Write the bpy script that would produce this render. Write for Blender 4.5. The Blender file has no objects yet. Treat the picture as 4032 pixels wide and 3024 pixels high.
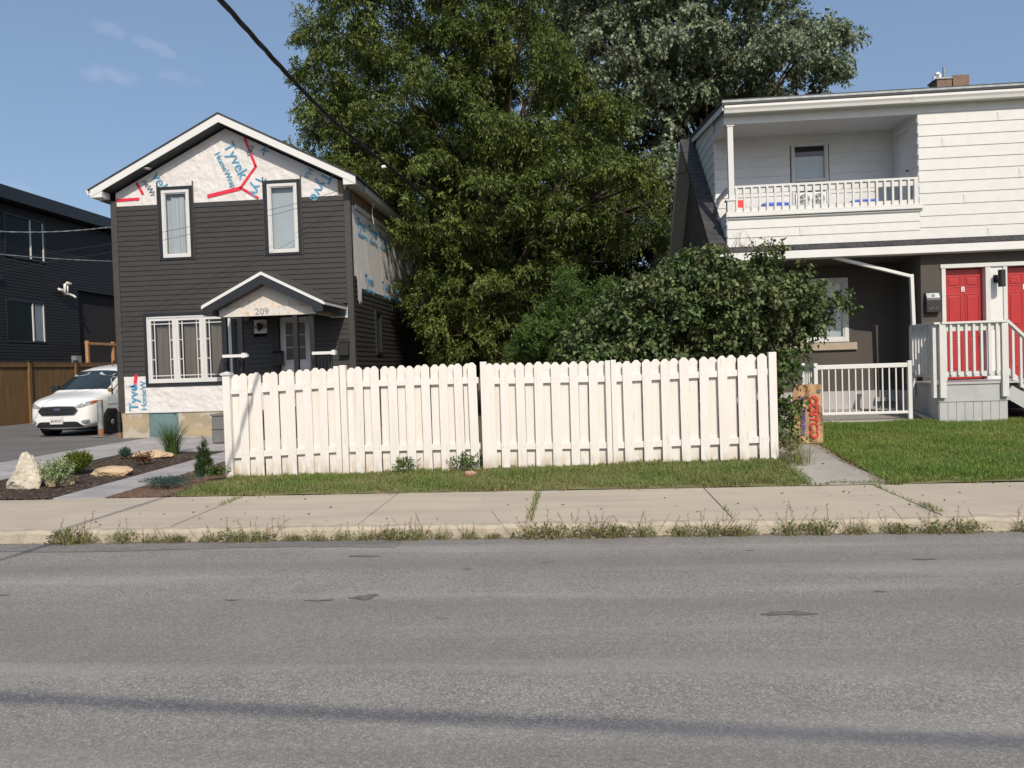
import bpy, bmesh, math, random
import numpy as np
from mathutils import Vector, Matrix
random.seed(7); rng = np.random.default_rng(7)
R = math.radians
S = bpy.context.scene; COL = S.collection

# ------------------------------------------------------------------ camera, sky, sun, exposure
cam = bpy.data.objects.new('camera', bpy.data.cameras.new('camera')); COL.objects.link(cam)
cam.data.lens = 27.23; cam.data.sensor_width = 36; cam.data.clip_start = .05; cam.data.clip_end = 3000
VIEW = Matrix.Rotation(R(4.8), 3, 'Z') @ Matrix.Rotation(R(88.75), 3, 'X') @ Matrix.Rotation(R(-1.8), 3, 'Z')     # used to survey the photo
cam.matrix_world = Matrix.Translation((0, 0, 1.6)) @ VIEW.to_4x4()
S.camera = cam
SUN_AZ, SUN_EL = 17.7, 41.0                     # degrees right of straight behind the camera, and up
to_sun = Vector((math.sin(R(SUN_AZ)) * math.cos(R(SUN_EL)), -math.cos(R(SUN_AZ)) * math.cos(R(SUN_EL)), math.sin(R(SUN_EL))))
W = bpy.data.worlds.new('World'); S.world = W; W.use_nodes = True
wn, wl = W.node_tree.nodes, W.node_tree.links
bg = wn['Background']; bg.inputs['Strength'].default_value = 0.115
sky = wn.new('ShaderNodeTexSky'); sky.sky_type = 'NISHITA'; sky.sun_disc = False
sky.sun_elevation = R(SUN_EL); sky.sun_rotation = math.atan2(to_sun.x, to_sun.y)
sky.air_density = 1.0; sky.dust_density = 2.2; sky.ozone_density = 1.6; sky.altitude = 70
# hazy air: the sky's colour pulled towards a pale blue, with three faint wisps of cloud
tcw = wn.new('ShaderNodeTexCoord')
hz = wn.new('ShaderNodeMix'); hz.data_type = 'RGBA'; hz.inputs['Factor'].default_value = .35
wl.new(sky.outputs[0], hz.inputs['A']); hz.inputs['B'].default_value = (2.9, 4.3, 6.6, 1)
last = hz.outputs['Result']
nz = wn.new('ShaderNodeTexNoise'); nz.inputs['Scale'].default_value = 22; nz.inputs['Detail'].default_value = 8
wl.new(tcw.outputs['Generated'], nz.inputs['Vector'])
def wisp(px, py, sx, sy, rot, amt):
    global last
    d = VIEW @ Vector(((px - 2016) / 3050, -(py - 1512) / 3050, -1)); d.normalize()
    right = (d.cross(Vector((0, 0, 1)))).normalized(); up = right.cross(d)
    r2 = right * math.cos(rot) + up * math.sin(rot); u2 = up * math.cos(rot) - right * math.sin(rot)
    acc = []
    for v, s in ((r2, sx), (u2, sy)):
        dn = wn.new('ShaderNodeVectorMath'); dn.operation = 'DOT_PRODUCT'; wl.new(tcw.outputs['Generated'], dn.inputs[0]); dn.inputs[1].default_value = v / s
        m = wn.new('ShaderNodeMath'); m.operation = 'POWER'; m.inputs[1].default_value = 2
        ab = wn.new('ShaderNodeMath'); ab.operation = 'ABSOLUTE'; wl.new(dn.outputs['Value'], ab.inputs[0]); wl.new(ab.outputs[0], m.inputs[0]); acc.append(m)
    ad = wn.new('ShaderNodeMath'); ad.operation = 'ADD'; wl.new(acc[0].outputs[0], ad.inputs[0]); wl.new(acc[1].outputs[0], ad.inputs[1])
    a2 = wn.new('ShaderNodeMath'); a2.operation = 'ADD'; wl.new(ad.outputs[0], a2.inputs[0])
    mm = wn.new('ShaderNodeMapRange'); wl.new(nz.outputs['Fac'], mm.inputs['Value'])
    mm.inputs['From Min'].default_value = .35; mm.inputs['From Max'].default_value = .65; mm.inputs['To Min'].default_value = .9; mm.inputs['To Max'].default_value = -.5
    wl.new(mm.outputs[0], a2.inputs[1])
    mr = wn.new('ShaderNodeMapRange'); mr.interpolation_type = 'SMOOTHSTEP'; wl.new(a2.outputs[0], mr.inputs['Value'])
    mr.inputs['From Min'].default_value = 0; mr.inputs['From Max'].default_value = 1; mr.inputs['To Min'].default_value = amt; mr.inputs['To Max'].default_value = 0
    fw = wn.new('ShaderNodeVectorMath'); fw.operation = 'DOT_PRODUCT'; wl.new(tcw.outputs['Generated'], fw.inputs[0]); fw.inputs[1].default_value = d
    gt = wn.new('ShaderNodeMath'); gt.operation = 'GREATER_THAN'; gt.inputs[1].default_value = 0; wl.new(fw.outputs['Value'], gt.inputs[0])
    mu = wn.new('ShaderNodeMath'); mu.operation = 'MULTIPLY'; wl.new(mr.outputs[0], mu.inputs[0]); wl.new(gt.outputs[0], mu.inputs[1])
    mx = wn.new('ShaderNodeMix'); mx.data_type = 'RGBA'; wl.new(mu.outputs[0], mx.inputs['Factor']); wl.new(last, mx.inputs['A'])
    mx.inputs['B'].default_value = (7.6, 7.3, 8.0, 1); last = mx.outputs['Result']
wisp(520, 150, .046, .010, -.25, .11); wisp(390, 283, .040, .013, -.12, .13); wisp(722, 315, .026, .010, -.1, .07); wisp(80, 745, .024, .01, -.1, .1)
wl.new(last, bg.inputs['Color'])
sd = bpy.data.lights.new('sun', 'SUN'); sd.energy = 4.0; sd.angle = R(.6); sd.color = (1, .90, .76)
sun = bpy.data.objects.new('sun', sd); COL.objects.link(sun); sun.rotation_euler = (-to_sun).to_track_quat('-Z', 'Y').to_euler(); sun.location = to_sun * 50
S.view_settings.view_transform = 'Standard'; S.view_settings.look = 'None'; S.view_settings.gamma = 1; S.view_settings.exposure = 0.0
S.render.engine = 'CYCLES'; S.cycles.max_bounces = 6; S.cycles.transparent_max_bounces = 8; S.cycles.caustics_reflective = False; S.cycles.caustics_refractive = False

# ------------------------------------------------------------------ materials
MATS = {}
def pm(name, c, rough=.6, c2=None, ns=6., nf=(.35, .65), nd=4, bump=0., bs=60., bd=.01, metal=0., spec=.5, stretch=(1, 1, 1), coat=0., extra=None, transl=0., island=0.):
    """procedural Principled material: two colours mixed by noise, optional bump"""
    m = bpy.data.materials.new(name); m.use_nodes = True; n, l = m.node_tree.nodes, m.node_tree.links
    p = n['Principled BSDF']; p.inputs['Roughness'].default_value = rough; p.inputs['Metallic'].default_value = metal; p.inputs['Specular IOR Level'].default_value = spec
    p.inputs['Coat Weight'].default_value = coat
    tc = n.new('ShaderNodeTexCoord'); mp = n.new('ShaderNodeMapping'); mp.inputs['Scale'].default_value = stretch; l.new(tc.outputs['Object'], mp.inputs['Vector'])
    out = None
    c = (*c, 1); c2 = (*(c2 or tuple(x * .82 for x in c[:3])), 1)
    nt = n.new('ShaderNodeTexNoise'); nt.inputs['Scale'].default_value = ns; nt.inputs['Detail'].default_value = nd; l.new(mp.outputs[0], nt.inputs['Vector'])
    mr = n.new('ShaderNodeMapRange'); mr.inputs['From Min'].default_value = nf[0]; mr.inputs['From Max'].default_value = nf[1]; l.new(nt.outputs['Fac'], mr.inputs['Value'])
    mx = n.new('ShaderNodeMix'); mx.data_type = 'RGBA'; l.new(mr.outputs[0], mx.inputs['Factor']); mx.inputs['A'].default_value = c; mx.inputs['B'].default_value = c2
    out = mx.outputs['Result']
    if extra: out = extra(n, l, mp, out)
    if island:
        ge = n.new('ShaderNodeNewGeometry'); hs = n.new('ShaderNodeHueSaturation'); l.new(out, hs.inputs['Color'])
        a = n.new('ShaderNodeMapRange'); l.new(ge.outputs['Random Per Island'], a.inputs['Value']); a.inputs['To Min'].default_value = 1 - island; a.inputs['To Max'].default_value = 1 + island; l.new(a.outputs[0], hs.inputs['Value'])
        w = n.new('ShaderNodeMath'); w.operation = 'MULTIPLY'; w.inputs[1].default_value = 7.31; l.new(ge.outputs['Random Per Island'], w.inputs[0])
        fr = n.new('ShaderNodeMath'); fr.operation = 'FRACT'; l.new(w.outputs[0], fr.inputs[0])
        b = n.new('ShaderNodeMapRange'); l.new(fr.outputs[0], b.inputs['Value']); b.inputs['To Min'].default_value = .5 - island * .09; b.inputs['To Max'].default_value = .5 + island * .07; l.new(b.outputs[0], hs.inputs['Hue'])
        out = hs.outputs['Color']
    l.new(out, p.inputs['Base Color'])
    if bump:
        bt = n.new('ShaderNodeTexNoise'); bt.inputs['Scale'].default_value = bs; bt.inputs['Detail'].default_value = 5; l.new(mp.outputs[0], bt.inputs['Vector'])
        bn = n.new('ShaderNodeBump'); bn.inputs['Strength'].default_value = bump; bn.inputs['Distance'].default_value = bd; l.new(bt.outputs['Fac'], bn.inputs['Height']); l.new(bn.outputs[0], p.inputs['Normal'])
    if transl:
        tr = n.new('ShaderNodeBsdfTranslucent'); l.new(out, tr.inputs['Color']); ms = n.new('ShaderNodeMixShader'); ms.inputs[0].default_value = transl
        l.new(p.outputs[0], ms.inputs[1]); l.new(tr.outputs[0], ms.inputs[2]); l.new(ms.outputs[0], n['Material Output'].inputs['Surface'])
    MATS[name] = m; return m
def math_n(n, l, op, a, b=None):
    k = n.new('ShaderNodeMath'); k.operation = op
    for i, v in enumerate((a, b)):
        if v is None: continue
        if isinstance(v, (int, float)): k.inputs[i].default_value = v
        else: l.new(v, k.inputs[i])
    return k.outputs[0]
def mixc(n, l, f, a, col):
    mx = n.new('ShaderNodeMix'); mx.data_type = 'RGBA'
    if isinstance(f, (int, float)): mx.inputs['Factor'].default_value = f
    else: l.new(f, mx.inputs['Factor'])
    l.new(a, mx.inputs['A'])
    if isinstance(col, tuple): mx.inputs['B'].default_value = (*col, 1)
    else: l.new(col, mx.inputs['B'])
    return mx.outputs['Result']
def noise_mask(n, l, vec, scale, lo, hi, detail=3, stretch=None):
    if stretch:
        m = n.new('ShaderNodeMapping'); m.inputs['Scale'].default_value = stretch; l.new(vec, m.inputs['Vector']); vec = m.outputs[0]
    t = n.new('ShaderNodeTexNoise'); t.inputs['Scale'].default_value = scale; t.inputs['Detail'].default_value = detail; l.new(vec, t.inputs['Vector'])
    r = n.new('ShaderNodeMapRange'); r.inputs['From Min'].default_value = lo; r.inputs['From Max'].default_value = hi; l.new(t.outputs['Fac'], r.inputs['Value']); return r.outputs[0]
def asphalt_extra(light, dark, big):
    def f(n, l, mp, out):
        for sc, amt in ((135., .75), (60., .22)):     # stone chips in the binder
            v = n.new('ShaderNodeTexVoronoi'); v.inputs['Scale'].default_value = sc; l.new(mp.outputs[0], v.inputs['Vector'])
            sp = n.new('ShaderNodeSeparateColor'); l.new(v.outputs['Color'], sp.inputs[0])
            r = n.new('ShaderNodeMapRange'); l.new(sp.outputs[0], r.inputs['Value']); r.inputs['From Min'].default_value = .62; r.inputs['From Max'].default_value = 1; r.inputs['To Max'].default_value = amt
            out = mixc(n, l, r.outputs[0], out, light)
            r = n.new('ShaderNodeMapRange'); l.new(sp.outputs[1], r.inputs['Value']); r.inputs['From Min'].default_value = .7; r.inputs['From Max'].default_value = 1; r.inputs['To Max'].default_value = amt
            out = mixc(n, l, r.outputs[0], out, dark)
        m = noise_mask(n, l, mp.outputs[0], 1.5, .40, .66, 5, (.05, 1, 1))    # worn wheel lanes
        out = mixc(n, l, math_n(n, l, 'MULTIPLY', m, .55), out, big)
        m = noise_mask(n, l, mp.outputs[0], 2.3, .52, .72, 5, (.09, 1, 1)); out = mixc(n, l, math_n(n, l, 'MULTIPLY', m, .28), out, light)
        m = noise_mask(n, l, mp.outputs[0], .8, .45, .7, 4, (.5, 1, 1)); out = mixc(n, l, math_n(n, l, 'MULTIPLY', m, .18), out, big)
        m = noise_mask(n, l, mp.outputs[0], 5, .70, .74, 3, (.5, 1, 1))      # oil drips
        out = mixc(n, l, math_n(n, l, 'MULTIPLY', m, .6), out, dark)
        return out
    return f
pm('road_asphalt', (.224, .210, .192), .85, (.190, .179, .166), 2.2, extra=asphalt_extra((.47, .445, .405), (.09, .085, .080), (.155, .147, .138)), bump=.5, bs=140, bd=.006)
pm('driveway_asphalt', (.155, .145, .14), .9, (.11, .105, .103), 1.5, extra=asphalt_extra((.26, .25, .24), (.06, .058, .058), (.10, .095, .09)), bump=.5, bs=90, bd=.008)
def conc_extra(n, l, mp, out):
    m = noise_mask(n, l, mp.outputs[0], 3, .45, .7, 6, (.2, 1.6, 1)); out = mixc(n, l, math_n(n, l, 'MULTIPLY', m, .6), out, (.34, .30, .24))
    m = noise_mask(n, l, mp.outputs[0], 1.3, .55, .75, 6); out = mixc(n, l, math_n(n, l, 'MULTIPLY', m, .45), out, (.33, .31, .27))
    m = noise_mask(n, l, mp.outputs[0], 60, .60, .72, 2); return mixc(n, l, math_n(n, l, 'MULTIPLY', m, .30), out, (.26, .24, .21))
pm('sidewalk_concrete', (.47, .405, .315), .9, (.43, .37, .29), 1.1, extra=conc_extra, bump=.35, bs=180, bd=.004)
pm('kerb_concrete', (.44, .385, .30), .95, (.32, .285, .22), 7, nf=(.4, .75), bump=.8, bs=70, bd=.012)
pm('path_concrete', (.37, .345, .305), .9, (.29, .275, .25), 2.5, bump=.3, bs=120, bd=.004)
pm('soil', (.16, .115, .075), 1, (.09, .065, .04), 9, bump=.8, bs=40, bd=.03)
pm('lawn_soil', (.14, .145, .055), 1, (.24, .19, .11), 6, nf=(.5, .75), bump=.6, bs=40, bd=.02)
def mulch_extra(n, l, mp, out):
    v = n.new('ShaderNodeTexVoronoi'); v.inputs['Scale'].default_value = 34; mm = n.new('ShaderNodeMapping'); mm.inputs['Scale'].default_value = (.5, 1, 1); l.new(mp.outputs[0], mm.inputs['Vector']); l.new(mm.outputs[0], v.inputs['Vector'])
    sp = n.new('ShaderNodeSeparateColor'); l.new(v.outputs['Color'], sp.inputs[0])
    r = n.new('ShaderNodeMapRange'); l.new(sp.outputs[0], r.inputs['Value']); r.inputs['From Min'].default_value = .6; r.inputs['From Max'].default_value = 1
    return mixc(n, l, math_n(n, l, 'MULTIPLY', r.outputs[0], .8), out, (.17, .12, .085))
pm('mulch_black', (.022, .017, .014), 1, (.06, .043, .032), 22, extra=mulch_extra, bump=1, bs=45, bd=.05)
pm('mulch_brown', (.10, .058, .038), 1, (.17, .105, .07), 14, extra=mulch_extra, bump=1, bs=40, bd=.04)
def paver_extra(n, l, mp, out):
    b = n.new('ShaderNodeTexBrick'); b.inputs['Scale'].default_value = 1; b.inputs['Brick Width'].default_value = .62; b.inputs['Row Height'].default_value = .155; b.inputs['Mortar Size'].default_value = .006
    b.inputs['Color1'].default_value = (.80, .80, .82, 1); b.inputs['Color2'].default_value = (1.12, 1.1, 1.1, 1); b.inputs['Mortar'].default_value = (.45, .45, .45, 1); l.new(mp.outputs[0], b.inputs['Vector'])
    mx = n.new('ShaderNodeMix'); mx.data_type = 'RGBA'; mx.blend_type = 'MULTIPLY'; mx.inputs['Factor'].default_value = 1; l.new(out, mx.inputs['A']); l.new(b.outputs['Color'], mx.inputs['B']); out = mx.outputs['Result']
    m = noise_mask(n, l, mp.outputs[0], 3, .45, .62, 3, (.7, 5, 1)); return mixc(n, l, math_n(n, l, 'MULTIPLY', m, .6), out, (.27, .26, .27))
pm('pavers', (.43, .41, .395), .85, (.36, .345, .34), 2, extra=paver_extra, bump=.2, bs=60, bd=.003)
pm('vinyl_grey', (.0485, .0455, .043), .45, (.043, .0405, .0385), 8, spec=.4)
pm('trim_grey', (.060, .056, .052), .45)
pm('black_trim', (.017, .019, .024), .45)
pm('black_paint', (.012, .013, .016), .5)
pm('soffit_dark', (.035, .038, .045), .5, stretch=(1, 8, 1))
pm('white_vinyl', (.63, .63, .615), .45, (.595, .595, .585), 6)
pm('white_metal', (.70, .70, .69), .4, (.67, .67, .66), 3)
def ptd(n, l, mp, out):
    m = noise_mask(n, l, mp.outputs[0], 6, .56, .70, 5, (1.6, 1.6, .5)); out = mixc(n, l, math_n(n, l, 'MULTIPLY', m, .12), out, (.60, .52, .42))
    m = noise_mask(n, l, mp.outputs[0], 26, .45, .75, 4, (1, 1, .12)); out = mixc(n, l, math_n(n, l, 'MULTIPLY', m, .30), out, (.60, .56, .50))
    m = noise_mask(n, l, mp.outputs[0], 40, .66, .72, 3, (1, 1, .2)); out = mixc(n, l, math_n(n, l, 'MULTIPLY', m, .6), out, (.45, .42, .38))
    # dirt splashed up from the soil on the lowest hand's width
    sx = n.new('ShaderNodeSeparateXYZ'); l.new(mp.outputs[0], sx.inputs[0]); zz = n.new('ShaderNodeMapRange'); l.new(sx.outputs[2], zz.inputs['Value']); zz.inputs['From Min'].default_value = .075; zz.inputs['From Max'].default_value = .15; zz.inputs['To Min'].default_value = 1; zz.inputs['To Max'].default_value = 0
    m = math_n(n, l, 'MULTIPLY', noise_mask(n, l, mp.outputs[0], 12, .40, .62, 5), zz.outputs[0]); return mixc(n, l, math_n(n, l, 'MULTIPLY', m, .75), out, (.38, .27, .15))
pm('fence_white', (.755, .725, .685), .6, (.725, .695, .655), 5, extra=ptd, bump=.25, bs=30, bd=.004, stretch=(1, 1, .35))
pm('fence_brown', (.20, .115, .045), .8, (.145, .082, .033), 4, stretch=(3, 3, .3), bump=.3, bs=30, bd=.004)
pm('new_wood', (.50, .27, .12), .7, (.40, .21, .09), 5, stretch=(2, 2, .5))
pm('raw_board', (.30, .20, .12), .85, (.16, .10, .06), 8)
pm('wrap', (.70, .67, .655), .38, (.65, .63, .625), 3, bump=.8, bs=4.5, bd=.07)
pm('wrap_smooth', (.76, .74, .73), .5, (.72, .705, .70), 3, bump=.12, bs=3, bd=.03); pm('wrap_blue', (.10, .33, .52), .5); pm('wrap_grey_print', (.10, .16, .22), .5); pm('tape_red', (.72, .03, .06), .4, (.62, .02, .05), 12)
pm('foundation', (.40, .325, .215), .9, (.33, .275, .19), 3, nf=(.4, .6), bump=.4, bs=30, bd=.01, extra=lambda n, l, mp, o: mixc(n, l, math_n(n, l, 'MULTIPLY', noise_mask(n, l, mp.outputs[0], 2.2, .52, .56, 4), .8), o, (.47, .43, .36)))
pm('teal_panel', (.135, .215, .225), .7, (.11, .185, .195), 3)
pm('peeling_paint', (.68, .58, .50), .75, (.62, .60, .57), 5, nf=(.4, .5), extra=lambda n, l, mp, o: mixc(n, l, math_n(n, l, 'MULTIPLY', noise_mask(n, l, mp.outputs[0], 16, .56, .66, 6, (1, 1, .5)), .7), o, (.52, .36, .22)))
pm('shingle', (.05, .05, .054), .95, (.03, .03, .033), 9, bump=.8, bs=80, bd=.01,
   extra=lambda n, l, mp, o: mixc(n, l, math_n(n, l, 'MULTIPLY', noise_mask(n, l, mp.outputs[0], 4, .4, .6, 2, (1, 1, 3)), .5), o, (.075, .072, .072)))
pm('stucco_dark', (.088, .077, .068), .92, (.077, .068, .061), 2, bump=.5, bs=130, bd=.006)
pm('foundation_grey', (.44, .43, .43), .9, (.36, .355, .36), 2.5, bump=.3, bs=60, bd=.006)
pm('sill_stone', (.42, .355, .265), .9, (.36, .30, .23), 6, bump=.3, bs=60, bd=.006)
pm('red_paint', (.42, .028, .030), .38, (.39, .025, .028), 4)
pm('porch_grey', (.42, .43, .43), .7, (.36, .37, .37), 5, nf=(.45, .75))
pm('brass', (.75, .52, .18), .25, metal=1.)
pm('dark_siding', (.014, .0135, .014), .6, (.012, .0115, .012), 4)
def glass(name, c, rough=.03, spec=.6):
    return pm(name, c, rough, tuple(x * .8 for x in c), 2, spec=spec)
glass('glass_dark', (.005, .007, .007), .12, .15); glass('glass_blue', (.20, .265, .29), .08); glass('curtain_taupe', (.15, .13, .11), .35, .3); glass('glass_frost', (.42, .50, .50), .12)
def clear_glass():
    m = bpy.data.materials.new('clear_glass'); m.use_nodes = True; n, l = m.node_tree.nodes, m.node_tree.links
    for x in list(n):
        if x.type == 'BSDF_PRINCIPLED': n.remove(x)
    t = n.new('ShaderNodeBsdfTransparent'); t.inputs[0].default_value = (.91, .925, .935, 1); g = n.new('ShaderNodeBsdfGlossy'); g.inputs['Roughness'].default_value = .02
    lw = n.new('ShaderNodeLayerWeight'); lw.inputs['Blend'].default_value = .5; pw = math_n(n, l, 'POWER', lw.outputs['Facing'], 3.5); k = math_n(n, l, 'ADD', math_n(n, l, 'MULTIPLY', pw, .8), .07)
    ms = n.new('ShaderNodeMixShader'); l.new(k, ms.inputs[0]); l.new(t.outputs[0], ms.inputs[1]); l.new(g.outputs[0], ms.inputs[2])
    l.new(ms.outputs[0], n['Material Output'].inputs['Surface']); MATS['clear_glass'] = m
clear_glass()
pm('curtain_cloth', (.155, .132, .115), .9, (.12, .103, .09), 3, stretch=(4, 1, .3)); pm('curtain_pale', (.42, .46, .48), .9, (.38, .42, .44), 3, stretch=(4, 1, .3)); pm('room_dark', (.02, .02, .022), .9)
pm('blind_pale', (.43, .475, .50), .8, (.39, .435, .46), 2)
pm('car_white', (.80, .80, .79), .28, (.79, .79, .785), 2, coat=.6); pm('tyre', (.012, .012, .013), .8); pm('black_plastic', (.02, .021, .023), .5)
pm('chrome', (.75, .75, .76), .15, metal=1.); pm('lamp_glass', (.42, .44, .45), .12, (.16, .17, .18), 14, coat=1.); pm('amber', (.50, .10, .05), .3)
pm('car_glass', (.028, .040, .045), .05, (.018, .026, .03), 2, spec=.45); pm('badge_blue', (.02, .04, .14), .3)
pm('galv', (.33, .36, .38), .5, (.22, .24, .25), 8, metal=.4); pm('meter_grey', (.24, .27, .28), .5); pm('rust', (.25, .13, .07), .8)
pm('bag_paper', (.47, .30, .165), .85, (.40, .25, .135), 6, bump=.8, bs=9, bd=.03); pm('print_red', (.70, .035, .03), .6); pm('print_blue', (.04, .06, .36), .6)
pm('stone_pale', (.60, .55, .46), .9, (.42, .37, .29), 5, bump=1, bs=14, bd=.05, nd=8); pm('stone_tan', (.58, .42, .26), .9, (.45, .33, .21), 4, bump=.8, bs=18, bd=.03)
pm('cable_black', (.012, .012, .013), .6); pm('pvc', (.80, .79, .75), .4); pm('blue_plastic', (.04, .13, .62), .4); pm('red_plastic', (.70, .03, .04), .4)
pm('clay', (.23, .15, .115), .9, (.18, .12, .09), 5, bump=.3); pm('mortar', (.33, .29, .20), .95, (.22, .20, .14), 4, bump=.5, bs=30)
pm('bark', (.085, .060, .045), .95, (.05, .035, .026), 5, stretch=(3, 3, .6), bump=.8, bs=20, bd=.03); pm('bark_light', (.15, .11, .075), .95, (.08, .06, .045), 6, stretch=(3, 3, .6))
pm('bin_grey', (.17, .165, .16), .6); pm('litter', (.62, .50, .42), .7, (.50, .12, .08), 18); pm('dark_ledge', (.11, .10, .10), .9)
def leafm(name, c, c2, island=.35, ns=.6, tr=.25, rough=.55, spec=.3):
    return pm(name, c, rough, c2, ns, nf=(.35, .65), transl=tr, island=island, spec=spec)
leafm('leaf_ash', (.148, .192, .046), (.097, .139, .036), .38); leafm('leaf_maple', (.165, .215, .125), (.28, .33, .225), .5, 1.2, .3)
leafm('leaf_lilac', (.090, .140, .050), (.120, .145, .058), .4, 1.5, .18, .5); leafm('leaf_bright', (.105, .175, .040), (.075, .13, .032)); leafm('leaf_shaded', (.035, .050, .014), (.025, .038, .011))  # last leaf colour is darkened to stand for shade behind the ash
leafm('leaf_brown', (.12, .05, .025), (.09, .045, .025)); leafm('grass_blade', (.150, .225, .052), (.215, .235, .085), .45, 1.3, .3); leafm('grass_dry', (.30, .24, .12), (.22, .19, .09), .4)
leafm('grass_lawn', (.150, .245, .048), (.215, .275, .068), .4, .9, .3)
leafm('leaf_boxwood', (.15, .19, .022), (.10, .14, .02), .35, 6); leafm('leaf_varieg', (.38, .44, .26), (.24, .34, .13), .45, 8); leafm('leaf_blue', (.07, .14, .11), (.05, .10, .08), .3, 6)
leafm('leaf_conifer', (.035, .075, .022), (.05, .09, .025), .3, 8); leafm('leaf_weed', (.21, .25, .095), (.25, .22, .11), .5, 8); leafm('seed_red', (.26, .17, .09), (.22, .11, .07), .4, 8)
M = MATS

# ------------------------------------------------------------------ mesh helpers
def tag(o, label=None, cat=None, group=None, kind=None):
    if label: o['label'] = label
    if cat: o['category'] = cat
    if group: o['group'] = group
    if kind: o['kind'] = kind
    return o
def thing(name, loc, label, cat, group=None):
    o = bpy.data.objects.new(name, None); COL.objects.link(o); o.location = loc; o.empty_display_size = .2
    return tag(o, label, cat, group)
def link(o, parent=None):
    COL.objects.link(o)
    if parent is not None:
        o.parent = parent
        if parent.type == 'EMPTY': o.matrix_parent_inverse = Matrix.LocRotScale(parent.location, parent.rotation_euler, None).inverted()
    return o
class MB:
    """collects shapes in world coordinates; build() links them as ONE mesh object"""
    def __init__(s): s.v = []; s.f = []; s.mi = []; s.mats = []
    def m(s, mat):
        mat = M[mat] if isinstance(mat, str) else mat
        if mat not in s.mats: s.mats.append(mat)
        return s.mats.index(mat)
    def poly(s, pts, mat): s.raw(pts, [tuple(range(len(pts)))], mat)
    def raw(s, pts, faces, mat):
        k = len(s.v); i = s.m(mat); s.v += [tuple(p) for p in pts]; s.f += [tuple(k + a for a in f) for f in faces]; s.mi += [i] * len(faces); return s
    def box(s, x0, x1, y0, y1, z0, z1, mat):
        return s.raw([(x0, y0, z0), (x1, y0, z0), (x1, y1, z0), (x0, y1, z0), (x0, y0, z1), (x1, y0, z1), (x1, y1, z1), (x0, y1, z1)],
                     [(0, 3, 2, 1), (4, 5, 6, 7), (0, 1, 5, 4), (1, 2, 6, 5), (2, 3, 7, 6), (3, 0, 4, 7)], mat)
    def prism(s, prof, axis, a, b, mat):
        """profile polygon extruded along x, y or z"""
        f = {'x': lambda p, t: (t, p[0], p[1]), 'y': lambda p, t: (p[0], t, p[1]), 'z': lambda p, t: (p[0], p[1], t)}[axis]
        n = len(prof)
        return s.raw([f(p, a) for p in prof] + [f(p, b) for p in prof], [tuple(range(n))[::-1], tuple(range(n, 2 * n))] + [(i, (i + 1) % n, n + (i + 1) % n, n + i) for i in range(n)], mat)
    def tube(s, pts, r, mat, n=8, caps=True):
        pts = [Vector(p) for p in pts]; rr = r if isinstance(r, (list, tuple)) else [r] * len(pts); vs = []; fs = []
        for i, p in enumerate(pts):
            t = (pts[min(i + 1, len(pts) - 1)] - pts[max(i - 1, 0)]).normalized(); a = t.cross(Vector((0, 0, 1)) if abs(t.z) < .9 else Vector((1, 0, 0))).normalized(); b = t.cross(a)
            vs += [p + (a * math.cos(2 * math.pi * k / n) + b * math.sin(2 * math.pi * k / n)) * rr[i] for k in range(n)]
            if i: fs += [((i - 1) * n + k, (i - 1) * n + (k + 1) % n, i * n + (k + 1) % n, i * n + k) for k in range(n)]
        if caps: fs += [tuple(range(n))[::-1], tuple(range((len(pts) - 1) * n, len(pts) * n))]
        return s.raw(vs, fs, mat)
    def bar(s, a, b, w, h, mat, up=(0, 0, 1)):
        """box section beam from a to b"""
        a = Vector(a); b = Vector(b); t = (b - a).normalized(); u = Vector(up); sd_ = t.cross(u).normalized() * w / 2; u = sd_.cross(t).normalized() * h / 2
        p = []
        for q in (a, b): p += [q - sd_ - u, q + sd_ - u, q + sd_ + u, q - sd_ + u]
        return s.raw(p, [(0, 1, 2, 3), (7, 6, 5, 4), (0, 4, 5, 1), (1, 5, 6, 2), (2, 6, 7, 3), (3, 7, 4, 0)], mat)
    def build(s, name, parent=None, bevel=0, smooth=False, sub=0):
        me = bpy.data.meshes.new(name); me.from_pydata(s.v, [], s.f); [me.materials.append(x) for x in s.mats]
        me.polygons.foreach_set('material_index', s.mi)
        if smooth: me.polygons.foreach_set('use_smooth', [True] * len(s.f))
        bm = bmesh.new(); bm.from_mesh(me); bmesh.ops.recalc_face_normals(bm, faces=bm.faces); bm.to_mesh(me); bm.free()
        o = bpy.data.objects.new(name, me); link(o, parent)
        if bevel: b = o.modifiers.new('b', 'BEVEL'); b.width = bevel; b.segments = 2; b.limit_method = 'ANGLE'; b.angle_limit = R(40)
        if sub: b = o.modifiers.new('s', 'SUBSURF'); b.levels = b.render_levels = sub
        return o
def npmesh(name, v, nper, mat, parent=None, smooth=False):
    """v: (N, nper, 3) separate polygons"""
    v = np.asarray(v, np.float32); N = v.shape[0]; me = bpy.data.meshes.new(name)
    me.vertices.add(N * nper); me.vertices.foreach_set('co', v.reshape(-1))
    me.loops.add(N * nper); me.loops.foreach_set('vertex_index', np.arange(N * nper, dtype=np.int32))
    me.polygons.add(N); me.polygons.foreach_set('loop_start', np.arange(0, N * nper, nper, dtype=np.int32)); me.polygons.foreach_set('loop_total', np.full(N, nper, np.int32))
    mats = mat if isinstance(mat, (list, tuple)) else [mat]
    for m in mats: me.materials.append(M[m] if isinstance(m, str) else m)
    me.update(); me.validate()
    o = bpy.data.objects.new(name, me); link(o, parent); return o
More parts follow.
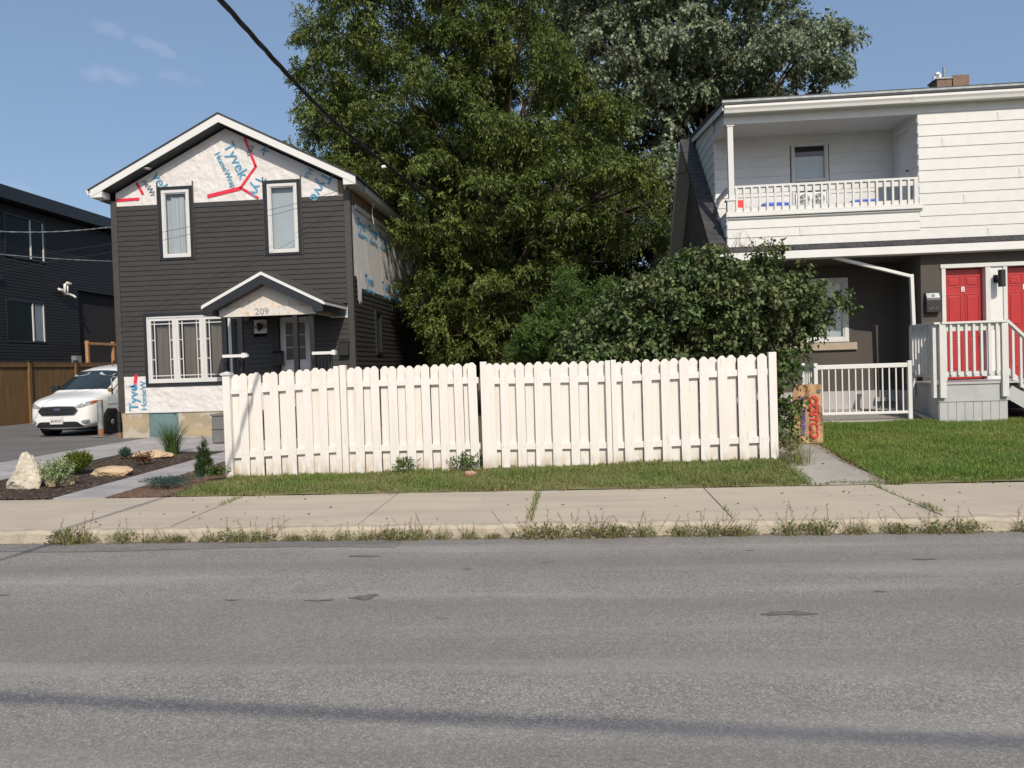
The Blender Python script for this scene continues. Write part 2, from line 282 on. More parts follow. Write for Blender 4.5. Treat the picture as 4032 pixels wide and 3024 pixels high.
def text(body, parent, mat, origin, size, right, up, name='lettering', depth=.002, sx=1., align='LEFT', shear=0., bold=0.):
    c = bpy.data.curves.new(name, 'FONT'); c.body = body; c.size = size; c.extrude = depth; c.align_x = align; c.shear = shear; c.offset = bold; c.resolution_u = 3
    t = bpy.data.objects.new(name, c); COL.objects.link(t); bpy.context.view_layer.update()
    me = bpy.data.meshes.new_from_object(t.evaluated_get(bpy.context.evaluated_depsgraph_get())); bpy.data.objects.remove(t)
    right = Vector(right).normalized(); up = Vector(up).normalized(); nn = right.cross(up)
    X = Matrix(((right.x * sx, up.x, nn.x, origin[0]), (right.y * sx, up.y, nn.y, origin[1]), (right.z * sx, up.z, nn.z, origin[2]), (0, 0, 0, 1)))
    me.transform(X); me.materials.clear(); me.materials.append(M[mat]); me.name = name
    o = bpy.data.objects.new(name, me); return link(o, parent)
def g(x, y):
    """height of the ground behind the sidewalk"""
    t = np.clip((np.asarray(x, float) + 5) / 8, 0, 1); t = t * t * (3 - 2 * t)
    return .15 + (.012 + .058 * t) * (np.clip(y, 9, 15) - 9)
def G(x, y): return float(g(x, y))
def sheet(name, xl, xr, y0, y1, nx, ny, dz, mat, parent=None, edge=0., smooth=True, thick=0., rough=0.):
    """a sheet lying on the ground between two edge curves"""
    xl = xl if callable(xl) else (lambda y, c=xl: c); xr = xr if callable(xr) else (lambda y, c=xr: c)
    v = []; f = []
    for j in range(ny + 1):
        y = y0 + (y1 - y0) * j / ny
        for i in range(nx + 1):
            x = xl(y) + (xr(y) - xl(y)) * i / nx; v.append((x, y, G(x, y) + dz + (random.uniform(-rough, rough) if rough else 0)))
    for j in range(ny):
        for i in range(nx): a = j * (nx + 1) + i; f.append((a, a + 1, a + nx + 2, a + nx + 1))
    if thick:
        k = len(v); ring = [i for i in range(nx + 1)] + [(j + 1) * (nx + 1) - 1 for j in range(1, ny + 1)] + [ny * (nx + 1) + i for i in range(nx - 1, -1, -1)] + [j * (nx + 1) for j in range(ny - 1, 0, -1)]
        v += [(v[q][0], v[q][1], v[q][2] - thick) for q in ring]; n = len(ring); f += [(ring[i], ring[(i + 1) % n], k + (i + 1) % n, k + i) for i in range(n)]
    return MB().raw(v, f, mat).build(name, parent, smooth=False)
# ------------------------------------------------------------------ ground, road, sidewalk
def grid_obj(name, xs, ys, zf, mat, kind='structure'):
    v = [(x, y, zf(x, y)) for y in ys for x in xs]; nx = len(xs); f = [(j * nx + i, j * nx + i + 1, (j + 1) * nx + i + 1, (j + 1) * nx + i) for j in range(len(ys) - 1) for i in range(nx - 1)]
    o = MB().raw(v, f, mat).build(name); return tag(o, kind=kind)
xs = [-400, -120, -60, -40] + [x * .5 for x in range(-60, 41)] + [30, 45, 80, 150, 400]
grid_obj('ground', xs, [9.001] + [9.5 + .5 * i for i in range(14)] + [18, 22, 30, 45, 70, 120, 250, 600], lambda x, y: G(x, y) - .01, 'soil')
grid_obj('ground', [-400, -30, 30, 400], [-400, -60, -9], lambda x, y: .1, 'lawn_soil')
grid_obj('road', [-400, -60, -20, 0, 20, 60, 400], [-9, -4, 0, 4, 7.2], lambda x, y: 0, 'road_asphalt')
kz = lambda x: .125 - .06 * max(0, min(1, (-5.7 - x) / 1.5))
mb = MB(); xj = [-13.6, -11.5, -9.4, -7.5, -5.95, -4.05, -2.15, -.48, 1.41, 3.28, 5.15, 7.0, 8.9, 10.8, 12.7, 14.6]
full = [-200, -60, -30] + xj + [40, 90, 200]
for a, b in zip(full[:-1], full[1:]):
    e = .007; n = 6; w = random.uniform(-.003, .003)
    for k in range(n):
        xa = a + e + (b - a - 2 * e) * k / n; xb = a + e + (b - a - 2 * e) * (k + 1) / n
        mb.raw([(xa, 7.34, -.05), (xb, 7.34, -.05), (xb, 9.0, -.05), (xa, 9.0, -.05), (xa, 7.34, kz(xa) + .004 + w), (xb, 7.34, kz(xb) + .004 + w), (xb, 9.0, .15 + w), (xa, 9.0, .15 + w)],
               [(4, 5, 6, 7), (0, 1, 5, 4), (2, 3, 7, 6)] + ([(3, 0, 4, 7)] if k == 0 else []) + ([(1, 2, 6, 5)] if k == n - 1 else []), 'sidewalk_concrete')
tag(mb.build('sidewalk'), kind='structure')
mb = MB(); x = -60.
pts = []
while x < 60: pts.append((x, 7.2 + random.uniform(-.008, .008), 7.23 + random.uniform(-.008, .012), kz(x) + random.uniform(-.010, .004))); x += .11 if -9 < x < 8 else 2.
v = []; f = []
for i, (x, ya, yb, z) in enumerate(pts):
    v += [(x, ya, -.02), (x, ya + .006, z - .03), (x, yb, z), (x, 7.338, z + .002)]
    if i: a = 4 * (i - 1); f += [(a + k, a + 4 + k, a + 5 + k, a + 1 + k) for k in range(3)]
tag(MB().raw(v, f, 'kerb_concrete').build('kerb'), kind='structure')
mb = MB()   # joint bottoms, dark earth
mb.box(-60, 60, 7.36, 8.99, .02, .1, 'soil') if False else None
tag(sheet('path', lambda y: 2.45 + .03 * math.sin(y * 3), lambda y: 3.46 + .04 * math.sin(y * 2.3), 9.002, 15.55, 8, 26, .004, 'path_concrete'), kind='structure')
def blob(cx, cy, rx, ry, z, mat, name, n=26, seed=0):
    rr = random.Random(seed); ph = [rr.uniform(0, 6.28) for _ in range(5)]; pts = []
    for i in range(n):
        a = 2 * math.pi * i / n; r = 1 + .28 * math.sin(2 * a + ph[0]) + .2 * math.sin(3 * a + ph[1]) + .14 * math.sin(5 * a + ph[2]) + .1 * math.sin(9 * a + ph[3]); pts.append((cx + rx * r * math.cos(a), cy + ry * r * math.sin(a), z))
    b = MB(); b.poly(pts, mat); return tag(b.build(name), kind='structure')
pm('oil', (.10, .096, .092), .8, (.16, .15, .14), 25, bump=.4, bs=120, bd=.004)
for k, (x, y, a, b) in enumerate([(-1.55, 5.35, .10, .05), (-1.85, 5.28, .08, .018), (-4.4, 5.45, .08, .02), (1.28, 4.95, .12, .05), (2.65, 6.25, .07, .02), (4.0, 6.15, .09, .03), (3.6, 6.5, .05, .015), (1.4, 6.6, .03, .012), (-2.5, 5.3, .04, .015), (-1.9, 6.55, .12, .03), (2.0, 5.4, .04, .012), (5.3, 6.4, .05, .014)]):
    blob(x, y, a, b, .004, 'oil', 'road_stain', seed=k)
pm('old_asphalt', (.20, .19, .18), .9, (.14, .135, .13), 6, extra=asphalt_extra((.40, .38, .35), (.07, .066, .064), (.12, .115, .11)), bump=.8, bs=80, bd=.01)
v = [(x, 6.88 + .05 * math.sin(x * 1.7) + random.uniform(-.01, .01), .004) for x in np.arange(-12, -1.6, .12)]; b = MB(); m_ = len(v); b.raw(v + [(p[0], 7.206, .004) for p in v], [(i, i + 1, m_ + i + 1, m_ + i) for i in range(m_ - 1)], 'old_asphalt'); tag(b.build('gutter_strip'), kind='structure')
# driveway, pavers, beds in front of the left house
tag(sheet('driveway', -18.3, lambda y: -10.1 + .06 * (y - 13), 9.002, 34, 30, 50, .006, 'driveway_asphalt'), kind='structure')
tag(sheet('paver_path', lambda y: -10.08 + .06 * (y - 13) + (.35 if y < 11 else 0), lambda y: -8.45, 9.002, 13.80, 6, 16, .014, 'pavers', thick=.06), kind='structure')
tag(sheet('paver_path', lambda y: -10.08 + .06 * (y - 13), lambda y: -5.8, 13.803, 17.18, 14, 12, .014, 'pavers', thick=.06), kind='structure')
tag(sheet('paver_path', -6.47, -5.80, 9.002, 13.80, 3, 18, .014, 'pavers', thick=.06), kind='structure')
tag(sheet('mulch_bed', -8.45, -6.47, 9.002, 13.80, 66, 150, .008, 'mulch_black', rough=.013), kind='structure')
tag(sheet('mulch_bed', -5.80, lambda y: -4.75 if y < 10.4 else -4.9, 9.002, 15.5, 40, 160, .004, 'mulch_brown', rough=.010), kind='structure')
tag(sheet('lawn_base', lambda y: -4.9, 2.45, 9.002, 10.9, 40, 16, .004, 'lawn_soil', rough=.008), kind='structure')
tag(sheet('lawn_base', 3.47, 40, 9.002, 13.5, 60, 16, .004, 'lawn_soil', rough=.012), kind='structure')

# ------------------------------------------------------------------ wall helpers
def front(y): return lambda u, d, z: (u, y - d, z)
def faceR(x): return lambda u, d, z: (x + d, u, z)      # wall facing +X, u runs along y
def faceL(x): return lambda u, d, z: (x - d, u, z)
def siding(mb, F, u0, u1, z0, z1, e, mat, holes=(), prof='vinyl', clip=None):
    n = max(1, round((z1 - z0) / e)); e = (z1 - z0) / n
    for k in range(n):
        zb = z0 + k * e; zt = zb + e; zm = (zb + zt) / 2
        segs = [(u0, u1)]
        if clip: segs = clip(zm)
        for (a, b, c, d) in holes:
            if c < zm < d:
                ns = []
                for s in segs:
                    if b <= s[0] or a >= s[1]: ns.append(s); continue
                    if s[0] < a: ns.append((s[0], a))
                    if b < s[1]: ns.append((b, s[1]))
                segs = ns
        if prof == 'vinyl': P_ = [(0, zb), (.020, zb + .001), (.016, zb + .60 * e), (.006, zb + .70 * e), (.005, zt), (0, zt)]
        else: P_ = [(0, zb), (.016, zb + .001), (.004, zt), (0, zt)]
        for s in segs:
            v = [F(s[0], d, z) for d, z in P_] + [F(s[1], d, z) for d, z in P_]; m_ = len(P_)
            mb.raw(v, [(i, i + 1, m_ + i + 1, m_ + i) for i in range(m_ - 1)] + [tuple(range(m_)), tuple(range(m_, 2 * m_))[::-1]], mat)
def fbox(mb, F, u0, u1, d0, d1, z0, z1, mat):
    p = [F(u, d, z) for z in (z0, z1) for (u, d) in ((u0, d0), (u1, d0), (u1, d1), (u0, d1))]
    return mb.raw(p, [(0, 3, 2, 1), (4, 5, 6, 7), (0, 1, 5, 4), (1, 2, 6, 5), (2, 3, 7, 6), (3, 0, 4, 7)], mat)
def ring(mb, F, u0, u1, z0, z1, w, d0, d1, mat, wb=None):
    wb = wb or w
    fbox(mb, F, u0, u0 + w, d0, d1, z0, z1, mat); fbox(mb, F, u1 - w, u1, d0, d1, z0, z1, mat)
    fbox(mb, F, u0 + w, u1 - w, d0, d1, z0, z0 + wb, mat); fbox(mb, F, u0 + w, u1 - w, d0, d1, z1 - w, z1, mat)
def drape(F, u0, u1, z0, z1, d, mat, name, parent, amp=.012, n=40, label=None):
    b = MB(); v = []; f = []
    for i in range(n + 1):
        u = u0 + (u1 - u0) * i / n; dd = d + amp * math.sin(i * 1.1) + amp * .6 * math.sin(i * .47 + 1)
        v += [F(u, dd, z0), F(u, dd, z1)]
        if i: a = 2 * (i - 1); f.append((a, a + 2, a + 3, a + 1))
    b.raw(v, f, mat); return b.build(name, parent, smooth=True)
def window(parent, F, u0, u1, z0, z1, casing='black_trim', cw=.09, fw=.07, fmat='white_vinyl', curtain='curtain_pale', pane='clear_glass', cd=.028, depth=.14, cz=None, label=None, sash=True):
    b = MB()
    if casing: ring(b, F, u0, u1, z0, z1, cw, -depth, cd, casing)
    else: cw = 0
    a, c, e, f_ = u0 + cw, u1 - cw, z0 + cw * .6 if casing else z0, z1 - cw
    if not casing: ring(b, F, u0, u1, z0, z1, .012, -depth, cd, fmat); a += .012; c -= .012; e += .012; f_ -= .012
    w = b.build('window', parent, bevel=.003)
    if label: w['label'] = label
    b = MB(); ring(b, F, a, c, e, f_, fw, -.03, cd + .014, fmat); 
    if sash: ring(b, F, a + fw, c - fw, e + fw, f_ - fw, .022, -.03, cd - .004, fmat)
    b.build('frame', w, bevel=.004)
    q = fw + (.022 if sash else 0)
    b = MB(); b.poly([F(a + q, .004, e + q), F(c - q, .004, e + q), F(c - q, .004, f_ - q), F(a + q, .004, f_ - q)], pane); b.build('pane', w)
    if curtain: drape(F, a + fw, c - fw, e, (cz or f_), -.07, curtain, 'curtain', w)
    b = MB(); b.poly([F(a, -depth + .004, e), F(c, -depth + .004, e), F(c, -depth + .004, f_), F(a, -depth + .004, f_)], 'room_dark'); b.build('room', w)
    return w, (a + q, c - q, e + q, f_ - q)
def wrapsheet(F, u0, u1, zb, zt, name, parent, mat='wrap', nu=80, nz_=40, amp=.0045, d=.005, seed=1, label=None, folds=0.):
    """house wrap: a crumpled sheet between two height curves"""
    zb = zb if callable(zb) else (lambda u, c=zb: c); zt = zt if callable(zt) else (lambda u, c=zt: c)
    rs = np.random.default_rng(seed); K = [(rs.normal(0, 9), rs.normal(0, 9), rs.uniform(0, 6.28)) for _ in range(14)]
    v = []; f = []
    for i in range(nu + 1):
        u = u0 + (u1 - u0) * i / nu; b_ = zb(u); t_ = zt(u)
        for j in range(nz_ + 1):
            z = b_ + (t_ - b_) * j / nz_; w = sum((1 - abs(math.sin(a * u + c * z + p + .8 * math.sin(c * u * .5 - a * z * .4)))) ** 5 for a, c, p in K) / 6
            w += folds * abs(math.sin(u * 3.3 + z * 2.6 + 1.3 * math.sin(z * 2 + u))) ** 14
            v.append(F(u, d + amp * 2.2 * w, z))
    for i in range(nu):
        for j in range(nz_): a = i * (nz_ + 1) + j; f.append((a, a + nz_ + 1, a + nz_ + 2, a + 1))
    o = MB().raw(v, f, mat).build(name, parent, smooth=True)
    if label: o['label'] = label
    return o

# ------------------------------------------------------------------ left house, half re-clad
LH = thing('house', (-7.8, 17.2, .23), 'narrow two-storey house half clad in charcoal siding with bare white wrap showing in its gable', 'house')
FY = 17.2; Ff = front(FY); XL, XR = -10.6, -5.0; Fr = faceR(XR)
rk = lambda x: 7.22 - .5 * abs(x + 7.82)                 # underside line of the gable wall
b = MB()
b.prism([(XL, .15), (XR, .15), (XR, rk(XR)), (-7.82, rk(-7.82)), (XL, rk(XL))], 'y', FY + .15, 30, 'room_dark'); b.build('wall_core', LH)
bigw = (-9.95, -7.76, 1.40, 3.10)
holes = [(-9.48, -8.65, 4.31, 6), (-6.97, -6.11, 4.31, 6), bigw, (-10.55, -9.9, .8, 1.71), (-7.33, -7.01, 2.50, 2.90), (-6.9, -5.95, .8, 2.96), (-10.55, -7.0, .8, 1.42), (-5.55, -5.05, 2.80, 3.14)]
b = MB(); siding(b, Ff, XL + .1, XR - .09, .85, 5.60, .1145, 'vinyl_grey', holes); b.build('wall', LH)
b = MB(); sh = [(17.3, 17.58, 3.79, 6), (17.58, 17.95, 3.25, 6), (17.95, 30, 3.58, 6), (19.05, 19.62, 2.02, 3.13)]
siding(b, Fr, FY + .08, 30, .5, 5.6, .1145, 'vinyl_grey', sh); b.build('wall', LH)
b = MB(); b.prism([(y_, z_) for y_, z_ in ((FY + .02, .3), (30, .3), (30, 5.6), (FY + .02, 5.6))], 'x', XR - .16, XR - .01, 'room_dark'); b.build('wall_core', LH)
for u in (XL, XR):
    b = MB(); s = 1 if u == XL else -1
    fbox(b, Ff, min(u, u + s * .115), max(u, u + s * .115), -.02, .034, .84, 5.72, 'trim_grey')
    b.box(min(u, u - s * .03), max(u, u - s * .03), FY - .034, FY + .10, .84, 5.72, 'trim_grey')
    b.build('corner_trim', LH, bevel=.006)
wrapsheet(Ff, XL + .1, XR - .06, lambda u: 5.985 if (-9.47 < u < -8.66 or -6.96 < u < -6.12) else 5.595, lambda u: rk(u) + .02, 'house_wrap', LH, nu=300, nz_=50, seed=3)
wrapsheet(Ff, XL + .1, -9.93, .83, 1.715, 'house_wrap', LH, nu=26, nz_=40, seed=4)
wrapsheet(Ff, -9.93, -7.0, .83, 1.42, 'house_wrap', LH, nu=70, nz_=30, seed=5)
wrapsheet(Ff, -7.32, -7.02, 2.55, 2.86, 'house_wrap', LH, nu=14, nz_=14, seed=6)
wrapsheet(Ff, -5.54, -5.06, 2.84, 3.10, 'house_wrap', LH, nu=20, nz_=12, seed=7)
def zb_side(y):
    return 3.80 if y < 17.58 else 3.22 + .05 * math.sin(y * 30) if y < 17.95 else 3.57
wrapsheet(Fr, FY + .05, 29, zb_side, 5.42, 'house_wrap', LH, mat='wrap_smooth', nu=300, nz_=50, seed=8, amp=.0015, folds=3.0)
b = MB(); fbox(b, Fr, FY + .1, 29, .0, .02, 5.44, 5.74, 'raw_board')
for k in range(60): fbox(b, Fr, FY + .3 + k * .2, FY + .335 + k * .2, .02, .032, 5.44, 5.74, 'soil')
fbox(b, Fr, FY + .35, 29, .02, .05, 5.36, 5.46, 'wrap'); b.build('raw_sheathing', LH)
b = MB(); fbox(b, Ff, -5.24, -5.12, .016, .03, 5.62, 5.93, 'raw_board'); b.build('raw_sheathing', LH)
# red tape and printed words on the wrap
def strip(F, a, c, w, name='tape', mat='tape_red', d=.021):
    a = Vector(a); c = Vector(c); t = (c - a).normalized() * 1.0; n_ = Vector((-t.y, t.x)) * w / 2; b = MB()
    q = [a - n_, c - n_, c + n_, a + n_]; v = [F(p.x, d, p.y) for p in q] + [F(p.x, d - .004, p.y) for p in q]
    b.raw(v, [(0, 1, 2, 3), (7, 6, 5, 4), (0, 4, 5, 1), (1, 5, 6, 2), (2, 6, 7, 3), (3, 7, 4, 0)], mat); return b.build(name, LH)
for a, c, w in [((-7.38, 7.02), (-7.13, 6.34), .06), ((-7.12, 6.36), (-7.52, 5.86), .055), ((-7.50, 5.87), (-8.30, 5.72), .085), ((-7.49, 5.87), (-7.10, 5.62), .055), ((-9.98, 6.12), (-9.83, 5.84), .06), ((-10.48, 5.735), (-9.93, 5.745), .065), ((-10.18, 1.70), (-10.22, 1.46), .075)]: strip(Ff, a, c, w)
def words(F, u, z, ang, size, s, mat='wrap_blue', right=(1, 0, 0), out=(0, -1, 0), d=.019, bold=.003):
    r = Vector(right) * math.cos(R(ang)) + Vector((0, 0, 1)) * math.sin(R(ang)); up = Vector(out).cross(r) * 1.0
    text(s, LH, mat, F(u, d, z), size, r, up, bold=bold)
words(Ff, -7.88, 6.86, -65, .36, 'Tyvek'); words(Ff, -8.09, 6.68, -65, .185, 'HomeWrap', bold=.002)
words(Ff, -9.62, 6.26, -62, .36, 'vek'); words(Ff, -9.84, 6.14, -60, .18, 'neWr', 'wrap_grey_print', bold=.002)
words(Ff, -7.10, 6.16, -116, .34, 'Tyv'); words(Ff, -7.02, 6.72, -62, .34, 'k', 'wrap_blue'); words(Ff, -7.24, 6.84, -112, .19, 'rap', 'wrap_grey_print', bold=.003)
words(Ff, -5.56, 6.16, -120, .36, 'Tyve'); words(Ff, -5.90, 6.26, -120, .19, 'Ho', bold=.003)
words(Ff, -10.17, .86, 90, .31, 'Tyve', bold=.005); words(Ff, -9.96, .87, 90, .19, 'HomeW', bold=.002); words(Ff, -10.36, 1.50, -90, .22, 'T', bold=.006)
words(Ff, -5.50, 2.88, 0, .17, 'Hor', 'wrap_grey_print', bold=.003, d=.021); words(Ff, -5.25, 2.88, 0, .12, 'Wr', 'wrap_blue', bold=.003, d=.021); words(Ff, -7.30, 2.66, 0, .15, 'eWr', 'wrap_grey_print', bold=.002, d=.021)
for u, z, sz in ((17.75, 4.98, .34), (18.75, 4.98, .34), (19.8, 4.98, .34), (18.25, 3.72, .34), (19.9, 3.72, .34), (21.2, 3.72, .34)):
    words(Fr, u, z, 0, sz, 'Tyvek', right=(0, 1, 0), out=(1, 0, 0), d=.018); words(Fr, u + .02, z - .2, 0, .17, 'HomeWrap', right=(0, 1, 0), out=(1, 0, 0), d=.018, bold=.002)
# windows
w, _ = window(LH, Ff, -9.48, -8.65, 4.31, 5.99, cw=.085, fw=.065, curtain=None, label='tall upper window on the left of the front')
drape(Ff, -9.2, -8.9, 4.40, 5.75, -.06, 'curtain_pale', 'curtain', w, n=20); drape(Ff, -9.36, -8.76, 4.4, 5.9, -.11, 'blind_pale', 'curtain', w, amp=.004)
w, _ = window(LH, Ff, -6.97, -6.11, 4.31, 6.01, cw=.085, fw=.065, curtain=None, label='tall upper window on the right of the front')
b = MB(); fbox(b, Ff, -6.86, -6.22, -.10, -.09, 4.4, 5.9, 'blind_pale'); b.build('curtain', w)
for a, c in ((-9.48, -8.65), (-6.97, -6.11)):
    b = MB(); [fbox(b, Ff, q, q + .018, 0, .04, 4.28, 6.09, 'trim_grey') for q in (a - .02, c + .002)]; b.build('window_channel', LH)
x0, x1, z0, z1 = bigw
b = MB(); ring(b, Ff, x0, x1, z0, z1, .085, -.14, .03, 'black_trim'); w = b.build('window', LH, bevel=.003); w['label'] = 'wide three-pane front window with lattice bars and taupe curtains'
b = MB(); ring(b, Ff, x0 + .085, x1 - .085, z0 + .085, z1 - .085, .035, -.03, .05, 'white_vinyl')
a0, a1 = x0 + .12, x1 - .12; sw = (a1 - a0) / 3
for k in (1, 2): fbox(b, Ff, a0 + sw * k - .014, a0 + sw * k + .014, -.03, .046, z0 + .12, z1 - .12, 'white_vinyl')
b.build('frame', w, bevel=.003)
for k in range(3):
    u0, u1 = a0 + sw * k + (.014 if k else 0), a0 + sw * (k + 1) - (.014 if k < 2 else 0)
    b = MB(); ring(b, Ff, u0 + .002, u1 - .002, z0 + .122, z1 - .122, .06, -.02, .038, 'white_vinyl')
    v0, v1, c0, c1 = u0 + .062, u1 - .062, z0 + .182, z1 - .182; d = .011
    for q in (v0 + .075, v1 - .075): fbox(b, Ff, q - .01, q + .01, .006, .006 + d, c0, c1, 'white_vinyl')
    for q in (c0 + .07, c1 - .07): fbox(b, Ff, v0, v1, .0075, .0075 + d, q - .01, q + .01, 'white_vinyl')
    for q in (c0 + (c1 - c0) / 3, c0 + (c1 - c0) * 2 / 3):
        fbox(b, Ff, v0, v0 + .075, .009, .009 + d, q - .01, q + .01, 'white_vinyl'); fbox(b, Ff, v1 - .075, v1, .009, .009 + d, q - .01, q + .01, 'white_vinyl')
    b.build('sash', w)
    b = MB(); b.poly([Ff(v0, .002, c0), Ff(v1, .002, c0), Ff(v1, .002, c1), Ff(v0, .002, c1)], 'clear_glass'); b.build('pane', w)
    drape(Ff, v0 + .08, v1 - .05, c0 - .05, c1 - .13, -.07, 'curtain_cloth', 'curtain', w, amp=.014, n=16)
b = MB(); fbox(b, Ff, x0 + .1, x1 - .1, -.146, -.142, z0, z1, 'room_dark'); b.build('room', w)
# small side window
b = MB(); ring(b, Fr, 19.05, 19.62, 2.02, 3.13, .07, -.1, .05, 'black_trim'); w = b.build('window', LH); w['label'] = 'small black-framed window in the side wall'
b = MB(); fbox(b, Fr, 19.12, 19.55, -.1, -.02, 2.09, 3.06, 'glass_dark'); b.build('pane', w); b = MB(); fbox(b, Fr, 19.12, 19.15, -.02, .04, 2.09, 3.06, 'white_vinyl'); b.build('frame', w)
# foundation
b = MB(); fbox(b, Ff, XL + .02, -9.93, -.2, -.012, .05, .84, 'foundation'); fbox(b, Ff, -9.22, -7.0, -.2, -.014, .05, .84, 'foundation'); b.prism([(FY + .02, .05), (30, .05), (30, .5), (FY + .02, .5)], 'x', XR - .2, XR - .02, 'foundation')
fd = b.build('foundation', LH); b = MB(); fbox(b, Ff, -9.925, -9.225, -.2, -.022, .05, .84, 'teal_panel'); fbox(b, Ff, -9.32, -9.29, -.022, -.018, .74, .80, 'black_trim'); o = b.build('foundation_panel', LH); o['label'] = 'teal painted panel in the foundation'
b = MB(); fbox(b, Ff, -9.9, -7.0, -.02, .012, .80, .835, 'white_vinyl'); fbox(b, Ff, XL + .1, -9.9, -.02, .010, .80, .832, 'white_vinyl'); b.build('starter_strip', LH)
# roof
ry0, ry1 = 16.85, 30.3; th = .055
rt = lambda x: 7.50 - .5 * abs(x + 7.82)
b = MB()
for s in (-1, 1):
    xe = -7.82 + s * 3.13
    b.prism([(-7.82, 7.50), (xe, rt(xe)), (xe, rt(xe) - .03), (-7.82, 7.47)], 'y', ry0 - .02, ry1, 'shingle')
roof = b.build('roof', LH); roof['label'] = 'main gable roof of dark shingles'
b = MB()
for s in (-1, 1):
    xe = -7.82 + s * 3.08
    b.prism([(-7.82, 7.468), (xe, rt(xe) - .032), (xe, rt(xe) - .20), (-7.82, 7.285)], 'y', ry0, ry0 + .025, 'white_metal')
b.build('fascia', roof)
b = MB()
for s in (-1, 1):
    xe = -7.82 + s * 3.02
    b.prism([(-7.82, 7.292), (xe, rt(xe) - .20), (xe, rt(xe) - .215), (-7.82, 7.277)], 'y', ry0 + .026, FY + .14, 'soffit_dark')
b.build('soffit', roof)
for s in (-1, 1):   # eave boxes at both ends of the front
    b = MB(); xi = -7.82 + s * 2.80; xe = -7.82 + s * 3.08
    b.prism([(min(xi, xe), 5.75), (max(xi, xe), 5.75), (max(xi, xe), rt(max(xi, xe)) - .21), (min(xi, xe), rt(min(xi, xe)) - .21)], 'y', ry0 + .003, FY - .04, 'white_metal'); b.build('eave_return', roof)
b = MB(); b.box(-5.0, -4.76, FY - .03, ry1 - .1, 5.735, 5.75, 'white_vinyl'); b.box(-10.88, -10.6, FY - .03, ry1 - .1, 5.735, 5.75, 'soffit_dark'); b.build('soffit', roof)
b = MB(); b.box(-4.765, -4.745, 17.72, 22.4, 5.755, 5.915, 'white_metal'); b.box(-4.765, -4.750, ry0 + .03, 17.715, 5.76, 5.91, 'porch_grey'); b.build('eave_fascia', roof)
b = MB(); b.prism([(-11.03, 5.93), (-10.92, 5.93), (-10.92, 5.82), (-10.99, 5.82)], 'y', ry0 + .04, ry1 - .2, 'white_metal'); b.build('gutter', roof)
b = MB(); b.tube([(-9.60, 16.99, rt(-9.60) - .225), (-9.60, 16.99, rt(-9.60) - .245)], .085, 'white_metal', 16); b.build('soffit_light', LH)
# chimney-free back; small meter box and service pipe on the left corner
b = MB(); b.tube([(XL - .06, FY + .02, .22), (XL - .06, FY + .02, .84)], .045, 'black_paint', 10); b.tube([(XL - .06, FY + .02, .22), (XL - .06, FY + .02, .36)], .05, 'rust', 10); b.build('service_pipe', LH)
b = MB(); b.box(XL - .09, XL - .03, FY + .12, FY + .4, 3.95, 4.35, 'galv'); b.tube([(XL - .06, FY + .2, 4.35), (XL - .06, FY + .2, 4.75)], .03, 'galv', 8); b.build('electric_box', LH, bevel=.01)
# porch
pf, pr_z, px0, px1 = 15.6, 3.76, -7.76, -5.15; pxm = (px0 + px1) / 2; sl = (3.76 - 3.10) / (px1 - pxm)
pz = lambda x: pr_z - sl * abs(x - pxm)
b = MB()
for s in (-1, 1):
    xe = pxm + s * 1.33
    b.prism([(pxm, pr_z + .02), (xe, pz(xe) + .02), (xe, pz(xe) - .01), (pxm, pr_z - .01)], 'y', pf - .01, FY - .02, 'shingle')
proof = b.build('porch_roof', LH)
b = MB()
for s in (-1, 1):
    xe = pxm + s * 1.305; b.prism([(pxm, pr_z - .012), (xe, pz(xe) - .012), (xe, pz(xe) - .085), (pxm, pr_z - .085)], 'y', pf + .0, pf + .02, 'white_metal')
    b.box(min(xe, xe + s * .02), max(xe, xe + s * .02), pf + .02, FY - .03, pz(xe) - .085, pz(xe) - .014, 'white_metal')
b.build('drip_edge', proof)
b = MB()
for s in (-1, 1):
    xe = pxm + s * 1.28; b.prism([(pxm, pr_z - .086), (xe, pz(xe) - .086), (xe, pz(xe) - .24), (xe - s * .2, pz(xe) - .24), (xe - s * .22, pz(xe) - .14), (pxm, pr_z - .27)], 'y', pf + .012, pf + .24, 'black_trim')
    b.box(min(xe, xe - s * .05), max(xe, xe - s * .05), pf + .25, FY - .03, pz(xe) - .22, pz(xe) - .09, 'black_trim')
b.build('fascia', proof)
b = MB(); yb = 15.86
b.prism([(-7.46, 3.035), (-5.44, 3.035), (pxm, 3.035 + 1.01 * sl)], 'y', yb + .01, yb + .05, 'peeling_paint'); o = b.build('porch_gable', LH); o['label'] = 'porch gable board with peeling cream paint'
b = MB()
for s in (-1, 1): b.bar((pxm, yb - .01, 3.035 + 1.01 * sl + .02), (pxm + s * 1.01, yb - .01, 3.05), .05, .045, 'raw_board')
b.build('gable_batten', LH)
b = MB(); b.box(-7.50, -5.40, yb - .02, yb + .06, 2.845, 3.03, 'peeling_paint'); b.box(-7.5, -7.42, yb + .06, FY - .03, 2.86, 3.03, 'peeling_paint'); b.box(-5.48, -5.4, yb + .06, FY - .03, 2.86, 3.03, 'peeling_paint'); o = b.build('porch_beam', LH)
text('209', LH, 'galv', (-6.72, yb - .022, 2.875), .185, (1, 0, 0), (0, 0, 1), 'house_number', depth=.006, sx=1.15)
b = MB(); b.box(-7.42, -5.48, yb + .06, FY - .03, 2.98, 3.0, 'black_paint'); b.build('porch_ceiling', LH)
for u in (-7.41, -7.06, -5.86, -5.50):
    b = MB(); b.box(u - .05, u + .05, yb - .02, yb + .08, .8, 2.845, 'black_paint'); b.build('porch_post', LH, bevel=.004)
